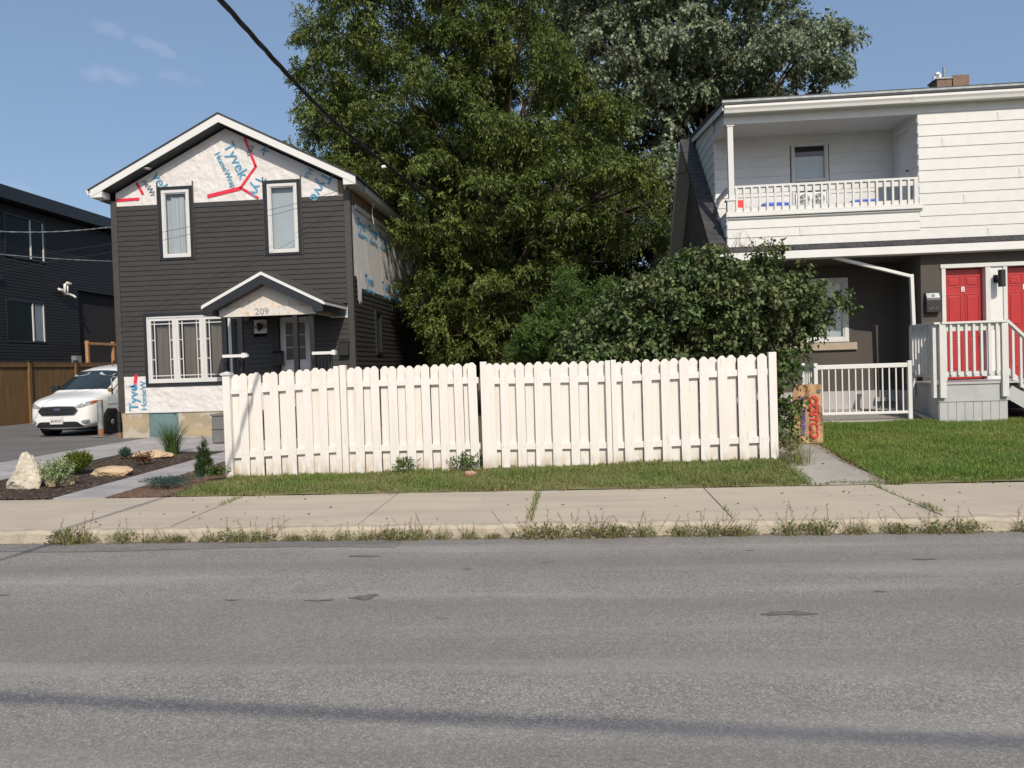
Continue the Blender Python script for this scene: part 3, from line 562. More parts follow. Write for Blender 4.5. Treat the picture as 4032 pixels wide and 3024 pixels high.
b = MB(); b.box(-7.5, -5.4, 15.75, FY - .03, .15, .8, 'black_paint'); b.build('porch_deck', LH)
for a, c in ((-7.36, -6.82), (-5.44, -4.98)):
    b = MB(); b.box(a, c, 15.62, 15.70, 1.985, 2.045, 'white_metal'); b.box(a + .42, a + .50, 15.60, 15.72, 1.97, 2.07, 'white_metal'); h = b.build('porch_railing', LH)
    for k in range(6): b = MB(); u = a + .05 + (c - a - .1) * k / 5; b.box(u - .008, u + .008, 15.65, 15.67, .95, 1.985, 'black_paint'); b.build('baluster', h)
# front door
b = MB(); fbox(b, Ff, -6.74, -6.02, -.12, -.06, .85, 2.90, 'white_metal')
for q in ((-6.66, 1.05, -6.42, 1.75), (-6.34, 1.05, -6.10, 1.75)): ring(b, Ff, q[0], q[2], q[1], q[3], .03, -.06, -.048, 'white_metal')
ring(b, Ff, -6.63, -6.12, 1.90, 2.80, .025, -.06, -.04, 'white_metal'); door = b.build('front_door', LH, bevel=.003); door['label'] = 'white front door with six small panes'
b = MB(); fbox(b, Ff, -6.605, -6.145, -.059, -.055, 1.925, 2.775, 'curtain_taupe'); b.build('pane', door)
b = MB(); fbox(b, Ff, -6.38, -6.365, -.055, -.047, 1.925, 2.775, 'white_metal'); [fbox(b, Ff, -6.605, -6.145, -.055, -.046, q - .007, q + .007, 'white_metal') for q in (2.208, 2.492)]; b.build('glazing_bar', door)
b = MB(); b.tube([(-6.68, FY + .06, 1.68), (-6.68, FY + .02, 1.68)], .03, 'brass', 10); b.tube([(-6.68, FY + .06, 1.80), (-6.68, FY + .04, 1.80)], .03, 'brass', 10); b.tube([(-6.68, FY + .02, 1.68), (-6.57, FY + .02, 1.68)], .012, 'brass', 8); b.build('handle', door)
b = MB(); fbox(b, Ff, -6.90, -6.75, -.12, .035, .85, 2.97, 'black_paint'); fbox(b, Ff, -6.01, -5.95, -.12, .03, .85, 2.97, 'black_paint'); fbox(b, Ff, -6.75, -6.01, -.12, .025, 2.91, 2.97, 'black_paint'); b.build('door_frame', LH)
t = thing('wall_lamp', (-7.16, FY - .06, 2.72), 'small black carriage lamp on the white wrap square beside the porch door', 'lamp')
b = MB(); b.box(-7.20, -7.12, FY - .055, FY - .03, 2.64, 2.76, 'black_paint'); b.tube([(-7.16, FY - .05, 2.74), (-7.16, FY - .12, 2.76)], .012, 'black_paint'); b.build('bracket', t); b = MB(); b.tube([(-7.16, FY - .12, 2.60), (-7.16, FY - .12, 2.74)], [.03, .05], 'black_paint', 6); b.tube([(-7.16, FY - .12, 2.74), (-7.16, FY - .12, 2.79)], [.06, .01], 'black_paint', 6); b.build('lantern', t)
for u, z, lab in ((-7.28 + .42, 1.80, 'black mailbox beside the porch post, left of the white door'), (-5.32, 1.98, 'black mailbox on the siding right of the porch')):
    b = MB(); b.box(u, u + .22, FY - .14, FY - .03, z, z + .28, 'black_plastic'); b.prism([(FY - .15, z + .28), (FY - .03, z + .28), (FY - .03, z + .34)], 'x', u - .005, u + .225, 'black_plastic'); tag(b.build('mailbox', bevel=.008), lab, 'mailbox')
# vent strip of dark steel under the main soffit on the right and wires to the house
b = MB(); b.tube([(-4.80, 18.6, 5.72), (-4.86, 18.64, 5.45), (-4.84, 18.7, 5.2)], .008, 'pvc', 6); b.build('loose_wire', LH)
# ------------------------------------------------------------------ white picket fence, two runs with a gap between them
def pxx(px): return -4.93 + (px - 880) * (2.56 + 4.93) / (3035 - 880)
FYW = 10.5
def fence_run(name, label, fronts, backs, posts, rails, tops):
    t = thing('picket_fence', (fronts[0], FYW, G(fronts[0], FYW)), label, 'fence', 'white picket fence runs along the grass strip')
    rr = random.Random(len(fronts))
    def picket(x, w, y, z1, lean, z0):
        c = w; b = MB(); zb = z0
        pr = [(x - w / 2, zb), (x + w / 2, zb), (x + w / 2 + lean, z1 - c * .36), (x + c * .16 + lean, z1), (x - c * .16 + lean, z1), (x - w / 2 + lean, z1 - c * .36)]
        b.prism(pr, 'y', y, y + .018, 'fence_white'); b.build('picket', t, bevel=.0025)
    for px in fronts:
        x = pxx(px); picket(x, .121 + rr.uniform(-.004, .004), FYW - .02 + rr.uniform(-.002, .002), tops(x) + rr.uniform(-.012, .010), rr.uniform(-.010, .010), G(x, FYW) + rr.uniform(-.01, .02))
    for px in backs:
        x = pxx(px); picket(x, .128, FYW + .042 + rr.uniform(0, .006), tops(x) + rr.uniform(-.016, .006), rr.uniform(-.005, .005), G(x, FYW) + rr.uniform(-.02, .02))
    b = MB()
    for px in fronts:
        x = pxx(px)
        for h in (-.235, -1.135):
            for q in (-.03, .03): zz = tops(x) + h + rr.uniform(-.02, .02); b.tube([(x + q + rr.uniform(-.008, .008), FYW - .0235, zz), (x + q, FYW - .0195, zz)], .0032, 'galv', 6)
    nails = b.build('nails', t); nails['kind'] = 'stuff'
    for px, w, dz, cap in posts:
        x = pxx(px); b = MB(); b.box(x - w / 2, x + w / 2, FYW - .035, FYW + .055, G(x, FYW) - .05, tops(x) + dz, 'fence_white'); p = b.build('post', t, bevel=.004)
        if cap:
            b = MB(); zt = tops(x) + dz; b.box(x - w / 2 - .018, x + w / 2 + .018, FYW - .053, FYW + .073, zt, zt + .03, 'white_vinyl')
            b.raw([(x - w / 2 - .012, FYW - .047, zt + .031), (x + w / 2 + .012, FYW - .047, zt + .031), (x + w / 2 + .012, FYW + .067, zt + .031), (x - w / 2 - .012, FYW + .067, zt + .031), (x, FYW + .01, zt + .055)], [(0, 1, 4), (1, 2, 4), (2, 3, 4), (3, 0, 4)], 'white_vinyl'); b.build('cap', p)
    for (pa, pb) in rails:
        for h in ((-.235, .085), (-1.135, .085)):
            xa, xb = pxx(pa), pxx(pb); za, zb = tops(xa) + h[0], tops(xb) + h[0]
            b = MB(); hh = h[1] / 2; b.prism([(xa, za - hh), (xb, zb - hh), (xb, zb + hh), (xa, za + hh)], 'y', FYW + .0005, FYW + .0405, 'fence_white'); b.build('rail', t, bevel=.003)
    return t
topL = lambda x: 1.615 + .055 * max(0, min(1, (x + 4.9) / 1.2))
fence_run('picket_fence', 'left run of white picket fence, ending in a capped post beside the mulch bed', [957, 1017, 1087, 1152, 1222, 1284, 1430, 1500, 1570, 1638, 1704, 1773, 1835, 1891],
          [922, 987, 1052, 1120, 1187, 1253, 1318, 1400, 1465, 1535, 1604, 1671, 1739, 1806, 1870], [(890, .105, -.005, True), (1345, .075, .02, False), (1371, .085, .03, False)], [(905, 1333), (1386, 1912)], topL)
topR = lambda x: 1.655 - .02 * max(0, 1 - abs(x - .5) / .5) + .015 * max(0, (x - 1) / 1.5)
fence_run('picket_fence', 'right run of white picket fence, ending in a tall square post beside the lilac', [1960, 2013, 2078, 2148, 2216, 2286, 2359, 2494, 2567, 2637, 2710, 2782, 2855, 2928, 3003],
          [1985, 2046, 2113, 2182, 2251, 2322, 2394, 2462, 2530, 2602, 2673, 2746, 2818, 2891, 2965], [(1934, .085, .03, False), (2418, .07, .01, False), (2440, .07, .02, False), (3040, .10, .02, False)], [(1950, 2409), (2450, 3025)], topR)

# ------------------------------------------------------------------ right house
RH = thing('house', (6.9, 14.5, .5), 'house with white lap-sided upper storey, recessed balcony and red front doors', 'house')
RY = 14.5; Rf = front(RY); Rb = front(15.6); RXE = 11.5
b = MB(); b.box(6.36, RXE, RY + .25, 21.4, .2, 3.4, 'room_dark'); b.box(2.95, RXE, 15.75, 21.4, .2, 3.4, 'room_dark'); b.box(6.40, RXE, 14.7, 17.5, 3.4, 5.9, 'room_dark'); b.box(3.02, 6.4, 15.8, 17.5, 3.4, 5.9, 'room_dark'); b.build('wall_core', RH)
b = MB(); e = .2033
siding(b, Rf, 6.2, RXE, 3.66, 6.10, e, 'white_vinyl', prof='lap'); siding(b, Rf, 2.82, 6.2, 3.66, 4.15, .163, 'white_vinyl', prof='lap')
siding(b, faceL(2.82), RY, 15.6, 3.66, 4.27, e, 'white_vinyl', prof='lap')
siding(b, faceL(2.82), 15.6, 18.3, 3.7, 6.5, e, 'white_vinyl', prof='lap', clip=lambda z: [(15.6, max(15.61, min(18.3, 14.5 + (z + .12 - 3.66) / .83)))] if z > 4.55 else [(15.6, 15.61)])
siding(b, Rb, 2.82, 6.2, 4.2, 5.93, .2033, 'white_vinyl', [(4.26, 5.0, 4.48, 5.8)], prof='lap')
siding(b, faceL(6.2), RY, 15.6, 4.2, 5.93, e, 'white_vinyl', [(14.80, 15.45, 4.1, 5.8)], prof='lap')
for k_, (x_, r_) in enumerate([(7.35, 0), (6.95, 3), (7.9, 5), (6.6, 8), (7.55, 10), (4.1, -1)]):
    z_ = 3.66 + e * r_ if r_ >= 0 else 3.82; b.box(x_, x_ + .05, RY - .0185, RY - .004, z_ + .004, z_ + .15, 'white_vinyl')
o = b.build('wall', RH); o['label'] = 'upper storey clad in white lap siding'
b = MB(); b.box(2.84, 6.2, 15.75, 15.78, 4.15, 4.62, 'room_dark'); b.box(2.84, 3.02, 15.61, 18.0, 4.6, 5.9, 'room_dark'); b.build('wall_core', RH)
b = MB(); b.box(2.83, 6.19, RY + .03, 15.6, 4.12, 4.2, 'porch_grey'); b.build('balcony_floor', RH)
b = MB(); b.box(2.8, 6.2, RY - .02, RY + .12, 4.15, 4.2, 'white_vinyl'); b.box(2.83, 6.22, RY - .035, RY - .02, 4.165, 4.185, 'white_vinyl'); b.box(2.80, 6.24, RY - .045, RY + .1, 4.2, 4.29, 'white_vinyl'); b.box(2.83, 6.26, RY - .065, RY - .045, 4.20, 4.235, 'white_vinyl'); b.build('ledge', RH, bevel=.004)
b = MB(); b.box(2.80, 6.21, RY - .015, RY + .11, 5.885, 6.02, 'white_vinyl'); b.box(2.80, 2.92, RY + .11, 15.6, 5.885, 6.02, 'white_vinyl'); b.box(2.92, 6.2, RY + .11, 15.6, 5.93, 5.95, 'white_vinyl'); b.build('balcony_ceiling', RH, bevel=.004)
b = MB(); b.box(2.865, 2.965, RY, RY + .1, 4.5, 5.885, 'white_vinyl'); b.box(2.845, 2.985, RY - .01, RY + .12, 5.855, 5.886, 'white_vinyl'); b.build('balcony_post', RH, bevel=.004)
b = MB(); b.box(2.825, 2.965, RY - .03, RY + .11, 4.29, 4.5, 'white_vinyl'); b.box(2.80, 2.985, RY - .045, RY + .13, 4.5, 4.53, 'white_vinyl'); b.build('balcony_pier', RH, bevel=.004)
b = MB(); b.box(2.966, 6.195, RY + .005, RY + .075, 4.735, 4.775, 'white_vinyl'); b.box(2.97, 6.15, RY + .03, RY + .06, 4.63, 4.72, 'white_vinyl'); b.box(2.97, 6.15, RY + .03, RY + .06, 4.29, 4.38, 'white_vinyl'); b.box(6.12, 6.19, RY - .0, RY + .08, 4.29, 4.735, 'white_vinyl')
rail = b.build('balcony_railing', RH, bevel=.003)
b = MB(); b.box(2.84, 2.90, RY + .12, 15.6, 4.70, 4.78, 'white_vinyl'); b.box(2.84, 2.88, RY + .12, 15.59, 4.28, 4.34, 'white_vinyl'); b.build('side_rail', rail)
for k in range(23):
    x = 3.0 + k * .1375; b = MB(); b.box(x - .018, x + .018, RY - .006, RY + .028, 4.275, 4.733, 'white_vinyl'); b.build('baluster', rail)
# balcony window with twin fan, balcony door
w, q = window(RH, Rb, 4.28, 4.98, 4.50, 5.78, casing=None, fmat='white_vinyl', fw=.035, curtain=None, pane='clear_glass', cd=.03, label='balcony window with a pale blind and a twin fan in its lower half')
b = MB(); fbox(b, Rb, q[0], q[1], .004, .03, 5.03, 5.075, 'white_vinyl'); b.build('frame', w)
b = MB(); fbox(b, Rb, q[0], q[1], -.05, -.045, 5.03, 5.52, 'glass_frost'); b.build('curtain', w)
t = thing('window_fan', (4.63, 15.52, 4.55), 'white twin-blade window fan sitting in the balcony window', 'fan')
b = MB(); fbox(b, Rb, 4.34, 4.92, .035, .06, 4.54, 4.81, 'white_metal')
for cx in (4.49, 4.77): b.tube([(cx, 15.50, 4.67), (cx, 15.54, 4.67)], .118, 'white_metal', 24)
b.build('fan_housing', t, bevel=.004)
for cx in (4.49, 4.77):
    b = MB(); b.tube([(cx, 15.494, 4.67), (cx, 15.499, 4.67)], .103, 'glass_frost', 24); gr = b.build('fan_grille', t)
    b = MB(); b.tube([(cx, 15.482, 4.67), (cx, 15.490, 4.67)], .022, 'white_metal', 12)
    for k in range(5):
        a = k * 1.2566; b.raw([(cx + .02 * math.cos(a), 15.488, 4.67 + .02 * math.sin(a)), (cx + .095 * math.cos(a - .25), 15.484, 4.67 + .095 * math.sin(a - .25)), (cx + .095 * math.cos(a + .35), 15.492, 4.67 + .095 * math.sin(a + .35))], [(0, 1, 2)], 'curtain_taupe')
    b.build('blades', gr)
    b = MB(); [b.tube([(cx + rr_ * math.cos(a), 15.475, 4.67 + rr_ * math.sin(a)) for a in np.linspace(0, 2 * math.pi, 25)], .0018, 'white_metal', 4) for rr_ in (.04, .07, .1)]; b.build('guard', gr)
b = MB(); fbox(b, faceL(6.2), 14.84, 15.42, -.05, -.02, 4.2, 5.76, 'white_metal'); ring(b, faceL(6.2), 14.78, 15.48, 4.2, 5.82, .06, -.05, .024, 'white_vinyl', wb=.01)
for za, zb in ((4.35, 4.9), (5.0, 5.6)): ring(b, faceL(6.2), 14.93, 15.32, za, zb, .03, -.02, -.01, 'white_metal')
d = b.build('balcony_door', RH, bevel=.003); b = MB(); b.tube([(6.21, 14.90, 4.98), (6.15, 14.90, 4.98)], [.012, .03], 'brass', 10); b.build('handle', d)
# things left on the balcony
def tote(name, x0, x1, y, z, h, mat, label):
    t = thing(name, ((x0 + x1) / 2, y, 4.2), label, 'storage tote'); b = MB(); b.prism([(x0 + .04, 4.2), (x1 - .04, 4.2), (x1 - .015, z - h), (x0 + .015, z - h)], 'y', y, y + .34, 'blue_plastic'); b.build('tub', t, bevel=.02)
    b = MB(); b.box(x0, x1, y - .02, y + .36, z - h, z - .02, mat); b.box(x0 + .05, x1 - .05, y + .03, y + .31, z - .02, z, mat); b.build('lid', t, bevel=.015)
tote('storage_tote', 3.58, 4.06, 15.0, 4.55, .09, 'blue_plastic', 'blue plastic tote on the balcony nearest the corner post')
tote('storage_tote', 5.20, 5.70, 15.0, 4.53, .07, 'blue_plastic', 'blue plastic tote on the balcony nearest the balcony door')
t = thing('chair', (3.15, 15.05, 4.2), 'red plastic chair behind the balcony railing beside the corner post', 'chair')
b = MB(); b.raw([(3.08, 15.2, 4.2), (3.36, 15.2, 4.2), (3.31, 15.22, 4.66), (3.08, 15.22, 4.66), (3.08, 15.225, 4.2), (3.36, 15.225, 4.2), (3.31, 15.245, 4.66), (3.08, 15.245, 4.66)], [(0, 1, 2, 3), (7, 6, 5, 4), (0, 4, 5, 1), (1, 5, 6, 2), (2, 6, 7, 3), (3, 7, 4, 0)], 'red_plastic'); b.build('backrest', t, bevel=.01)
b = MB(); b.box(3.02, 3.27, 14.95, 15.2, 4.42, 4.445, 'red_plastic'); b.build('seat', t, bevel=.01)
for x in (3.05, 3.24):
    for y in (14.97, 15.17): b = MB(); b.box(x - .014, x + .014, y - .014, y + .014, 4.2, 4.42, 'red_plastic'); b.build('leg', t)
# roofs
b = MB(); b.prism([(14.28, 6.20), (18.1, 6.66), (18.1, 6.76), (14.28, 6.26)], 'x', 2.74, RXE + .2, 'shingle'); up_roof = b.build('roof', RH); up_roof['label'] = 'low-pitched upper roof over the balcony'
b = MB(); b.box(2.735, RXE + .2, 14.262, 14.278, 6.175, 6.272, 'black_trim'); b.box(2.735, RXE + .2, 14.256, 14.261, 6.215, 6.25, 'galv'); b.build('roof_edge', up_roof)
b = MB(); b.prism([(14.31, 6.09), (18.1, 6.56), (18.1, 6.66), (14.31, 6.19)], 'x', 2.75, 2.77, 'white_metal'); b.box(2.78, RXE, 14.37, 14.49, 6.045, 6.06, 'white_vinyl'); b.build('fascia', up_roof)
b = MB(); b.prism([(14.62, 5.90), (18.1, 5.90), (18.1, 6.62), (14.62, 6.24)], 'x', 2.835, 2.86, 'white_vinyl'); b.prism([(14.36, 6.03), (14.62, 6.03), (14.62, 6.24), (14.36, 6.2)], 'x', 2.80, 2.86, 'white_vinyl'); b.build('frieze', RH)
gp = [(14.27, 6.165), (14.27, 6.125), (14.295, 6.085), (14.31, 6.04), (14.37, 6.04), (14.37, 6.175), (14.35, 6.175), (14.35, 6.055), (14.32, 6.055), (14.30, 6.10), (14.285, 6.165)]
b = MB(); b.prism(gp, 'x', 2.78, 8.0, 'white_metal'); b.prism([(14.265, 6.165), (14.265, 6.125), (14.29, 6.08), (14.31, 6.035), (14.375, 6.035), (14.375, 6.18)], 'x', 6.02, 6.10, 'white_metal'); b.prism(gp, 'x', 8.001, RXE, 'white_metal'); b.build('gutter', up_roof)
b = MB(); b.box(2.8, 6.22, 14.47, 14.60, 6.02, 6.16, 'white_vinyl'); b.box(6.2, RXE, 14.5, 14.6, 6.0, 6.16, 'white_vinyl'); b.build('frieze', RH)
b = MB(); b.prism([(14.31, 3.535), (14.5, 3.655), (14.5, 3.60), (14.31, 3.49)], 'x', 2.5, RXE + .2, 'shingle')
for k in range(80):   # tab edges along the skirt
    x = 2.55 + k * .115; b.raw([(x, 14.305, 3.540 + random.uniform(0, .005)), (x + .10, 14.305, 3.540 + random.uniform(0, .005)), (x + .10, 14.49, 3.657), (x, 14.49, 3.657)], [(0, 1, 2, 3)], 'shingle')
sk = b.build('roof', RH); sk['label'] = 'narrow shingled skirt roof over the ground floor'
b = MB(); b.box(2.52, RXE + .2, 14.285, 14.308, 3.39, 3.525, 'white_metal'); b.build('fascia', sk); b = MB(); b.box(2.55, RXE, 14.31, RY + .01, 3.382, 3.392, 'white_vinyl'); b.box(2.8, 6.2, RY + .01, 15.6, 3.382, 3.395, 'stucco_dark'); b.build('soffit', sk)
mb_ = MB(); prof = [(14.31, 3.54), (14.5, 3.70), (18.05, 6.64), (21.9, 3.1), (21.9, 3.0), (18.05, 6.53), (14.5, 3.6), (14.31, 3.45)]
mb_.prism(prof, 'x', 2.5, 2.83, 'shingle'); mb_.prism([(18.05, 6.64), (21.9, 3.1), (21.9, 3.0), (18.05, 6.53)], 'x', 2.831, RXE + .2, 'shingle')
for k in range(26):   # courses standing a little proud
    y = 14.52 + k * .136; z = 3.72 + (y - 14.5) * .828; o_ = random.uniform(-.02, .02)
    mb_.raw([(2.495, y, z + .012), (2.83, y, z + .012), (2.83, y + .135, z + .112 + .003), (2.495, y + .135, z + .112 + .003), (2.495, y, z - .01), (2.83, y, z - .01)], [(0, 1, 2, 3), (0, 4, 5, 1)], 'shingle')
mr_ = mb_.build('roof', RH); mr_['label'] = 'steep main roof of dark shingles left of the balcony'
b = MB(); b.prism([(18.05, 6.60), (21.9, 3.06), (21.9, 2.86), (18.05, 6.38)], 'x', 2.47, 2.495, 'white_metal'); b.build('barge_board', mr_)
b = MB(); b.prism([(18.05, 6.5), (21.85, 3.0), (21.85, 2.9), (18.05, 6.4)], 'x', 2.50, 2.79, 'porch_grey'); b.build('soffit', mr_)
b = MB(); b.prism([(15.6, .2), (21.5, .2), (21.5, 3.2), (18.05, 6.42), (14.6, 3.6), (14.6, 3.36), (15.6, 3.36)], 'x', 2.78, 2.80, 'stucco_dark')
b.box(2.80, 6.2, 15.6, 15.72, .2, 1.88, 'stucco_dark'); b.box(2.80, 4.33, 15.6, 15.72, 1.88, 3.14, 'stucco_dark'); b.box(5.30, 6.2, 15.6, 15.72, 1.88, 3.14, 'stucco_dark'); b.box(2.80, 6.2, 15.6, 15.72, 3.14, 3.382, 'stucco_dark')
b.box(6.2, 6.35, RY, 15.6, .3, 3.382, 'stucco_dark'); b.box(6.35, 6.55, RY, RY + .2, .3, 3.382, 'stucco_dark'); b.box(6.55, RXE, RY, RY + .2, 3.19, 3.382, 'stucco_dark'); b.box(8.45, RXE, RY, RY + .2, .3, 3.19, 'stucco_dark')
o = b.build('wall', RH); o['label'] = 'dark stucco ground floor and gable'
b = MB(); b.box(2.79, 6.19, 15.565, 15.6, .2, .93, 'foundation_grey'); b.box(6.16, 6.2, RY + .05, 15.56, .2, .93, 'foundation_grey'); b.box(5.75, 6.15, 15.45, 15.56, .72, .80, 'foundation_grey'); b.build('foundation', RH)
w, q = window(RH, Rb, 4.33, 5.30, 1.88, 3.14, casing=None, fmat='white_vinyl', fw=.075, curtain=None, cd=.02, depth=.11, label='ground-floor window half hidden by the lilac')
b = MB(); fbox(b, Rb, 4.40, 5.22, -.06, -.05, 1.95, 3.06, 'glass_frost'); b.build('curtain', w); b = MB(); fbox(b, Rb, 4.16, 5.44, -.0, .055, 1.735, 1.875, 'sill_stone'); b.build('sill', w, bevel=.006)
b = MB(); fbox(b, Rb, 5.30, 5.37, .001, .02, 1.88, 3.16, 'stucco_dark'); b.build('reveal', w)
# doors
def red_door(x0, x1, num, lab):
    b = MB(); b.box(x0, x1, RY + .10, RY + .14, 1.13, 3.10, 'red_paint')
    cw = (x1 - x0); px_ = [(x0 + cw * .09, x0 + cw * .45), (x0 + cw * .55, x0 + cw * .91)]
    for (a, c) in px_:
        for za, zb in ((2.78, 2.98), (2.05, 2.66), (1.28, 1.90)):
            ring(b, front(RY + .10), a, c, za, zb, .012, 0, .008, 'red_paint'); fbox(b, front(RY + .10), a + .04, c - .04, 0, .012, za + .04, zb - .04, 'red_paint')
    dd = b.build('front_door', RH, bevel=.004); dd['label'] = lab
    b = MB(); xm = (x0 + x1) / 2; b.box(xm - .03, xm + .03, RY + .086, RY + .088, 2.70, 2.79, 'white_metal'); nb = b.build('number_plate', dd)
    if num: text(num, nb, 'black_paint', (xm - .022, RY + .0855, 2.715), .085, (1, 0, 0), (0, 0, 1), 'door_number', depth=.001)
    b = MB(); hx = x1 - .05; b.tube([(hx, RY + .10, 2.10), (hx, RY + .07, 2.10)], .034, 'brass', 12); b.tube([(hx, RY + .09, 1.95), (hx, RY + .05, 1.93), (hx, RY + .045, 1.80), (hx, RY + .07, 1.72)], .012, 'brass', 8); b.tube([(hx, RY + .10, 1.72), (hx, RY + .08, 1.72)], .03, 'brass', 12); b.tube([(hx, RY + .1, 1.96), (hx, RY + .085, 1.96)], .03, 'brass', 12); b.build('handle', dd)
red_door(6.62, 7.30, '2', 'red six-panel door numbered 2'); red_door(7.67, 8.36, '1', 'red six-panel door cut by the right edge of the photo')
b = MB()
for (a, c) in ((6.55, 6.62), (7.30, 7.385), (7.60, 7.67), (8.36, 8.43)): b.box(a, c, RY - .02, RY + .19, 1.1, 3.12, 'white_vinyl')
b.box(6.53, 8.45, RY - .03, RY + .19, 3.12, 3.19, 'white_vinyl'); b.build('door_frame', RH, bevel=.004)
b = MB(); b.box(7.385, 7.60, RY + .0, RY + .15, 1.1, 3.12, 'white_metal'); b.build('door_panel', RH)
t = thing('wall_lamp', (7.48, RY, 2.88), 'black cylinder wall lamp on the white panel between the red doors', 'lamp')
b = MB(); b.tube([(7.495, RY - .17, 2.745), (7.495, RY - .17, 3.04)], .058, 'black_plastic', 24); b.build('lamp_shade', t, bevel=.004); b = MB(); b.box(7.44, 7.55, RY - .02, RY - .002, 2.83, 2.97, 'black_plastic'); b.box(7.46, 7.52, RY - .13, RY - .02, 2.87, 2.92, 'black_plastic'); b.build('bracket', t)
t = thing('mailbox', (6.37, RY, 2.35), 'black mailbox with silver keyhole plate on dark stucco left of door 2', 'mailbox')
b = MB(); b.prism([(RY - .10, 2.34), (RY - .003, 2.34), (RY - .003, 2.70), (RY - .04, 2.70), (RY - .10, 2.56)], 'x', 6.25, 6.50, 'black_plastic'); b.build('box', t, bevel=.01); b = MB(); b.raw([(6.265, RY - .088, 2.60), (6.485, RY - .088, 2.60), (6.485, RY - .048, 2.685), (6.265, RY - .048, 2.685)], [(0, 1, 2, 3)], 'galv'); b.build('lid', t)
b = MB(); b.tube([(6.375, RY - .074, 2.625), (6.375, RY - .062, 2.665)], .008, 'black_paint', 6); b.tube([(6.345, RY - .078, 2.635), (6.375, RY - .082, 2.622), (6.405, RY - .078, 2.635)], .006, 'black_paint', 6); b.build('emblem', t)
b = MB(); b.tube([(6.31, RY - .102, 2.40), (6.36, RY - .104, 2.43), (6.40, RY - .104, 2.40), (6.45, RY - .102, 2.43)], .004, 'galv', 5); b.build('trim', t)
# porch of the red doors
PO = thing('porch', (6.5, 13.9, .45), 'grey wooden porch with white railings under the red doors', 'porch')
px0_, px1_, py_ = 5.93, 7.03, 13.3
b = MB(); b.box(px0_ - .02, 8.6, py_ - .02, RY - .001, 1.085, 1.12, 'porch_grey'); b.build('deck', PO, bevel=.004)
b = MB(); b.box(px0_, px1_, py_, py_ + .035, .80, 1.084, 'porch_grey'); b.box(px0_ + .0, px0_ + .03, py_ + .036, RY - .05, .88, 1.084, 'porch_grey'); b.build('rim_board', PO, bevel=.003)
b = MB()
for k in range(8): x = px0_ + .02 + k * .1345; b.box(x, x + .128, py_ + .012, py_ + .03, .40, .80, 'porch_grey')
b.box(px0_ + .01, px0_ + .02, py_ + .03, RY - .05, .4, .88, 'porch_grey'); b.build('skirt', PO)
def wrail(parent, x0, x1, y, z0, z1, n, name='railing'):
    b = MB(); b.box(x0 - .03, x1 + .03, y - .045, y + .055, z1 - .035, z1, 'white_vinyl'); b.box(x0, x1, y + .012, y + .04, z1 - .155, z1 - .036, 'white_vinyl'); b.box(x0, x1, y + .012, y + .04, z0, z0 + .085, 'white_vinyl'); r = b.build(name, parent, bevel=.003)
    for k in range(n): x = x0 + (x1 - x0) * (k + 1) / (n + 1); b = MB(); b.box(x - .019, x + .019, y - .026, y + .011, z0 + .03, z1 - .037, 'white_vinyl'); b.build('baluster', r, bevel=.002)
    return r
r1 = wrail(PO, 6.0, 6.96, py_ - .035, 1.21, 2.115, 7)
for x in (5.985, 6.96):
    b = MB(); b.box(x - .05, x + .05, py_ - .065, py_ - .001, .87, 2.08, 'white_vinyl'); b.build('post', PO, bevel=.004)
b = MB(); b.box(px0_ - .075, px0_ + .02, py_ - .06, 14.2, 2.08, 2.115, 'white_vinyl'); b.box(px0_ - .045, px0_ - .018, py_ + .05, 14.1, 1.97, 2.078, 'white_vinyl'); b.box(px0_ - .045, px0_ - .018, py_ + .05, 14.1, 1.21, 1.29, 'white_vinyl'); r2 = b.build('railing', PO, bevel=.003)
for k in range(7): y = py_ + .12 + k * .115; b = MB(); b.box(px0_ - .082, px0_ - .046, y - .018, y + .018, 1.24, 2.078, 'white_vinyl'); b.build('baluster', r2)
for y in (py_ - .0, 14.12): b = MB(); b.box(px0_ - .075, px0_ - .021, y, y + .09, .87, 2.08, 'white_vinyl'); b.build('post', PO, bevel=.004)
b = MB(); sx0, sx1 = 7.06, 7.98; b.bar((7.0, py_ - .02, 2.11), (7.85, py_ - .02, 1.25), .09, .04, 'white_vinyl'); r3 = b.build('railing', PO); b = MB(); b.bar((7.02, py_ + .02, 1.30), (7.85, py_ + .02, .46), .03, .08, 'white_vinyl'); b.build('lower_rail', r3)
for k in range(6): x = 7.10 + k * .12; b = MB(); z = 2.07 - (x - 7.02) * 1.01; b.box(x - .018, x + .018, py_ - .035, py_ + .002, z - .86, z, 'white_vinyl'); b.build('baluster', r3)
b = MB(); b.box(7.80, 7.89, py_ - .03, py_ + .04, .42, 1.28, 'white_vinyl'); b.build('post', PO)
for k in range(3): b = MB(); x = 7.05 + k * .27; z = .95 - k * .18; b.box(x, x + .29, py_ + .04, 14.4, z - .035, z, 'porch_grey'); b.build('step', PO)
b = MB(); b.bar((7.03, py_ + .02, .95), (7.86, py_ + .02, .42), .035, .22, 'porch_grey'); b.build('stringer', PO)
